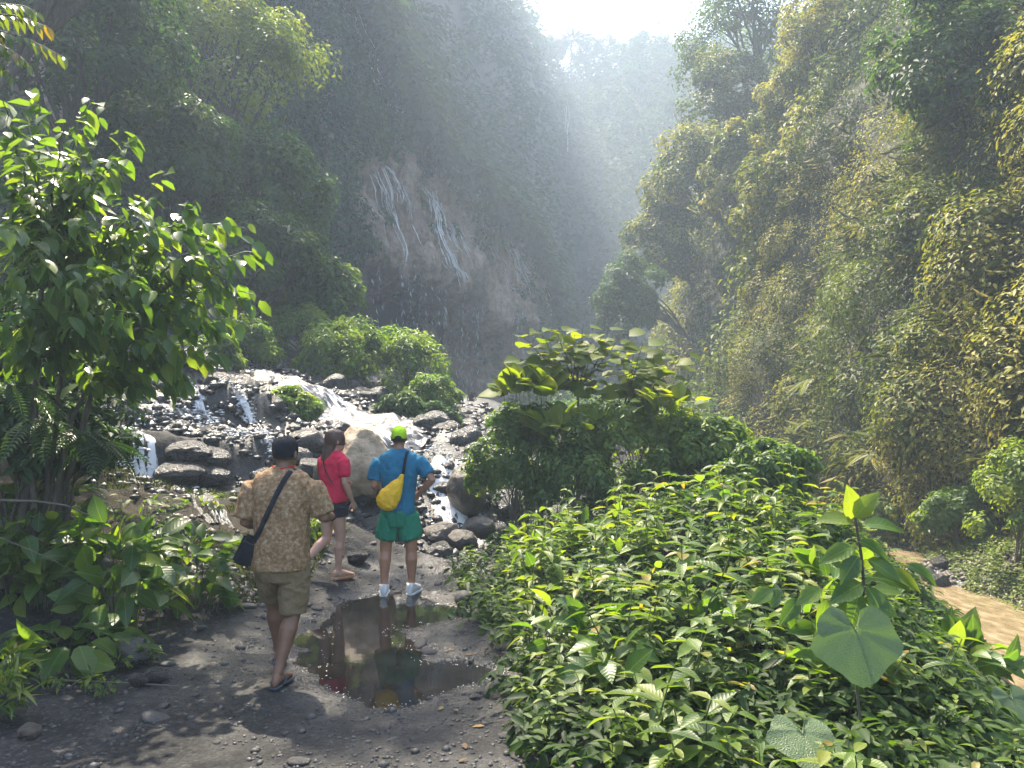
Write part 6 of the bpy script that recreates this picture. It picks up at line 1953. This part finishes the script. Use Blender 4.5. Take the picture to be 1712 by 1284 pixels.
# his bag: a top-level thing hung on him
rb = empty('crossbody_bag', root.location + Vector((-.215, .0, .80)), 'small navy rectangular bag slung across the back of the man in the brown shirt', 'bag')
bm = bmesh.new()
bmesh.ops.create_cube(bm, size=1)
bmesh.ops.scale(bm, vec=(.135, .06, .215), verts=bm.verts)
bmesh.ops.bevel(bm, geom=bm.edges[:], offset=.018, segments=3, affect='EDGES')
me = bpy.data.meshes.new('pouch'); bm.to_mesh(me); bm.free()
po = link('pouch', me, M_NAVY, rb); po.location = (0, -.05, .12); po.rotation_euler = (.12, R(24), .35)
zp = Shape().limb([(-.055, -.033, .06), (.055, -.033, .06)], [.004, .004], 6); z_ = link('zip', zp.raw('zip'), M_SOLE, po)
bs_ = back_strap(sh1, [(.085, 1.487), (.05, 1.42), (-.03, 1.24), (-.11, 1.07), (-.165, .985)], .036, M_BLACK, rb, 'strap')
bs_.location = root.location - rb.location
strap_piece([Vector((-.16, -.115, 1.0)), Vector((-.175, -.10, .985)), Vector((-.19, -.06, .985))], .010, M_BLACK, rb, 'strap_end', .4).location = root.location - rb.location

# ---------------------------------------------------------------- man in blue with the yellow bag
f = gp(666, 984)
d_ = f.y
root = empty('person', (P(666, 900, 8.25).x, 8.25, tz(P(666, 900, 8.25).x, 8.25)), 'man in blue t-shirt, green shorts and lime cap standing with one hand on his hip', 'person')
J = dict(pelvis=(.0, .0, .96), chest=(0, .0, 1.30), neck=(.0, .01, 1.53), head=(.0, .02, 1.548), shl=(-.20, .0, 1.455), ell=(-.255, -.03, 1.165), wrl=(-.19, .16, 1.03),
         shr=(.20, .0, 1.455), elr=(.36, -.05, 1.225), wrr=(.225, .055, 1.08), hpl=(-.10, 0, .92), knl=(-.135, .02, .50), anl=(-.145, -.03, .105), hpr=(.10, .0, .92), knr=(.135, .02, .50), anr=(.14, .03, .105))
M, fr = body(root, J, M_SKIN2, head_yaw=.05, head_pitch=.04, hands=dict(l=((.55, .7, -.25), (.6, -.2, .3), -1, .5), r=((-.5, .75, -.5), (-.8, -.5, .1), 1, .45)),
             feet=dict(l=((-.12, 1, 0), 0), r=((.22, 1, 0), 0)), girth=1.0, thigh=.084, calf=.060, arm=.046)
sh2 = shirt(root, [(.865, .172, .125, (0, .0)), (.95, .168, .122, (0, .0)), (1.1, .165, .12, (0, .0)), (1.25, .188, .128, (0, .0)), (1.38, .212, .125, (0, .0)), (1.46, .19, .10, (0, .0)), (1.51, .12, .078, (0, .005)), (1.545, .068, .064, (0, .01))],
            [([(-.08, .0, 1.43), (-.155, .0, 1.43), (-.205, -.004, 1.40), (-.232, -.012, 1.34), (-.253, -.025, 1.22)], [.065, .074, .077, .075, .068], -1), ([(.08, .0, 1.43), (.155, .0, 1.43), (.21, -.004, 1.405), (.25, -.014, 1.36), (.32, -.035, 1.275)], [.065, .074, .077, .075, .068], 1)],
            M_BLUE, (.016, (7, 7, 3.6), 411))
shorts(root, [(.74, .15, .12, 0), (.86, .185, .135, 0), (.93, .165, .12, 0)], [([(-.09, .0, .84), (-.11, .01, .72), (-.125, .01, .595)], [.115, .118, .118]), ([(.09, .0, .84), (.11, .01, .72), (.13, .02, .60)], [.115, .118, .120])], M_GREEN, (.016, (9, 9, 3.6), 412))
hr = Shape(); hr.rings(head_secs(M, .30, .8, .004, dy=-.008), 22); hr.fuse('hair', .006, 6, (.002, (60, 60, 60), 413), M_HAIRB, root)
cap(root, M, M_LIME, strap=M_BLACK, lo=.50)
for k in (0, 1):
    P0, ff, ss, uu = fr[k]
    s = Shape()
    s.rings([(P0 + ff * t + uu * h, ss * w, uu * h) for t, w, h in ((-.088, .014, .034), (-.078, .034, .052), (-.04, .042, .056), (.02, .043, .055), (.07, .047, .046), (.13, .053, .034), (.18, .050, .027), (.215, .03, .018))], 16, 2.6)
    so = s.fuse('shoe', .006, 2, None, M_WHITE, root)
    sole(root, (P0, ff, ss, uu), 'shoe_sole', M_WHITE, .024, 1.08, 1.28, -.020).parent = so
    c_ = P0 + uu * .095 - ff * .02
    ring_band(c_, uu, .041, M_WHITE, so, 'shoe_collar', .009)
    strap_piece([P0 - ff * .09 + uu * .07, P0 - ff * .088 + uu * .09, P0 - ff * .078 + uu * .105], .006, M_WHITE, so, 'heel_tab')
rb = empty('sling_bag', root.location + Vector((-.08, -.2, .93)), 'yellow drop-shaped sling bag on the back of the man in blue', 'bag')
sh = Shape()
tip, bot = Vector((.062, -.155, 1.275)), Vector((-.125, -.205, .955))
dr = (bot - tip); L_ = dr.length; dr.normalize()
sd_ = dr.cross(Vector((0, 1, 0))).normalized(); dp = sd_.cross(dr)
sh.rings([(tip + dr * L_ * t, sd_ * w, dp * w * .62) for t, w in ((-.02, .010), (.08, .022), (.25, .052), (.45, .082), (.65, .104), (.82, .112), (.94, .098), (1.02, .06), (1.05, .02))], 22)
sk = sh.fuse('sack', .006, 3, (.013, (11, 11, 8), 421), M_YELLOW, rb); sk.location = root.location - rb.location
bs_ = back_strap(sh2, [(.10, 1.525), (.085, 1.42), (.068, 1.29), (.06, 1.265)], .030, M_BLACK, rb, 'strap', .01); bs_.location = root.location - rb.location
strap_piece([Vector((-.19, -.15, 1.02)), Vector((-.215, -.08, 1.06)), Vector((-.215, .0, 1.12))], .008, M_BLACK, rb, 'strap_end').location = root.location - rb.location

# ---------------------------------------------------------------- woman in pink, stepping to the right
px_ = P(556, 900, 8.55)
root = empty('person', (px_.x, 8.55, tz(px_.x, 8.55)), 'woman in pink t-shirt and black shorts with long brown hair stepping forward', 'person', None, R(-33))
J = dict(pelvis=(.0, .0, .87), chest=(0, .01, 1.18), neck=(0, .02, 1.40), head=(.0, .035, 1.40), shl=(-.155, .0, 1.325), ell=(-.20, .05, 1.07), wrl=(-.15, .24, 1.02),
         shr=(.155, .0, 1.325), elr=(.20, -.02, 1.06), wrr=(.20, .10, .845), hpl=(-.085, 0, .83), knl=(-.09, .0, .44), anl=(-.10, -.33, .20), hpr=(.085, .0, .83), knr=(.07, .05, .45), anr=(.05, .04, .10))
M, fr = body(root, J, M_SKIN3, .9, head_yaw=-.45, head_pitch=-.05, hands=dict(l=((.3, .9, .1), (.5, -.1, -.5), 1, .6), r=((.0, .45, -.85), (-1, .1, .0), 1, .7)),
             feet=dict(l=((.0, 1, 0), .85), r=((.25, 1, 0), 0)), girth=.86, H=.218, thigh=.080, calf=.052, arm=.039)
sh3 = shirt(root, [(.845, .158, .118, (0, .0)), (.92, .152, .115, (0, .0)), (1.04, .142, .108, (0, .0)), (1.16, .152, .118, (0, .01)), (1.26, .162, .11, (0, .008)), (1.335, .145, .085, (0, .01)), (1.375, .085, .066, (0, .018)), (1.395, .060, .056, (0, .02))],
            [([(-.06, .0, 1.305), (-.115, .0, 1.305), (-.155, .005, 1.28), (-.175, .012, 1.23), (-.192, .03, 1.14)], [.054, .060, .063, .061, .056], -1), ([(.06, .0, 1.305), (.115, .0, 1.305), (.155, .0, 1.28), (.175, -.005, 1.23), (.192, -.012, 1.13)], [.054, .060, .063, .061, .056], 1)],
            M_PINK, (.013, (8, 8, 5), 431))
shorts(root, [(.735, .12, .11, 0), (.80, .158, .122, 0), (.88, .145, .112, 0)], [([(-.08, .0, .80), (-.085, .0, .74), (-.086, .0, .69)], [.098, .097, .095]), ([(.08, .0, .80), (.082, .01, .74), (.082, .015, .69)], [.098, .097, .095])], M_BLACK, (.003, (7, 7, 5), 432))
hr = Shape()
hr.rings(head_secs(M, .30, 1.0, .013, H=.218, dy=-.014), 24)
hl = M @ Vector((0, -.06, .11))
hr.rings([(hl + Vector((0, .035, .06)), (.072, 0, 0), (0, .05, 0)), (hl + Vector((-.005, .01, -.03)), (.075, 0, 0), (0, .055, 0)), (hl + Vector((-.015, -.03, -.12)), (.072, 0, 0), (0, .042, 0)), (hl + Vector((-.025, -.055, -.21)), (.058, 0, 0), (0, .03, 0)), (hl + Vector((-.03, -.058, -.29)), (.035, 0, 0), (0, .02, 0)), (hl + Vector((-.035, -.055, -.34)), (.012, 0, 0), (0, .008, 0))], 20)
ho = hr.fuse('hair', .006, 3, (.006, (28, 28, 3), 433), M_HAIR, root)
tsx = TubeSet()
for k in range(40):
    a = random.uniform(-1, 1)
    st = hl + Vector((.07 * a, -.02 - .03 * (1 - a * a), random.uniform(-.05, .05)))
    en = hl + Vector((.05 * a - .03 + random.uniform(-.02, .02), -.075 + random.uniform(-.015, .02), random.uniform(-.38, -.24)))
    tsx.add(bend(st, en, -.015, 7, .006), .004, .0012, 4)
link('hair_strands', tsx.mesh('hair_strands'), M_HAIR, ho)
back_strap(sh3, [(-.06, 1.33), (.0, 1.2), (.10, 1.06)], .012, M_BLACK, root, 'bag_strap', .004)
for k in (0, 1):
    s = sole(root, fr[k], 'sandal', M_TANSOLE, .020, .92)
    P0, ff, ss, uu = fr[k]
    sole(root, fr[k], 'sandal_sole', M_ORANGE, .012, .93, 1.2, -.026).parent = s
    for t0, t1, hh in ((.0, .06, .066), (.06, .01, .066), (.10, .10, .045)):
        strap_piece([P0 + ff * t0 + ss * .037, P0 + ff * (t0 + t1) * .5 + ss * .02 + uu * hh, P0 + ff * (t0 + t1) * .5 - ss * .02 + uu * hh, P0 + ff * t1 - ss * .037], .0065, M_TANSOLE, s, 'strap')
    strap_piece([P0 + ff * .02 + ss * .036 + uu * .02, P0 - ff * .055 + ss * .018 + uu * .05, P0 - ff * .055 - ss * .018 + uu * .05, P0 + ff * .02 - ss * .036 + uu * .02], .006, M_TANSOLE, s, 'strap')
# ================================================================== AIR
def haze_box():
    m = bpy.data.materials.new('air')
    m.use_nodes = True
    t = m.node_tree
    t.nodes.clear()
    v = t.nodes.new('ShaderNodeVolumePrincipled')
    v.inputs['Color'].default_value = (.67, .82, 1.0, 1)
    v.inputs['Density'].default_value = HAZE
    v.inputs['Anisotropy'].default_value = .22
    o = t.nodes.new('ShaderNodeOutputMaterial')
    t.links.new(v.outputs[0], o.inputs['Volume'])
    x0, x1, y0, y1, z0, z1 = -113, 113, -8, 188, -3.6, 128
    Vb = np.array([(x, y, z) for x in (x0, x1) for y in (y0, y1) for z in (z0, z1)])
    Fb = np.array([(0, 1, 3, 2), (4, 6, 7, 5), (0, 4, 5, 1), (2, 3, 7, 6), (0, 2, 6, 4), (1, 5, 7, 3)])
    h = link('haze', np_mesh('haze', Vb, Fb), m)
    tag(h, 'pale sunlit mist filling the gorge', kind='stuff')
HAZE = .0023
haze_box()
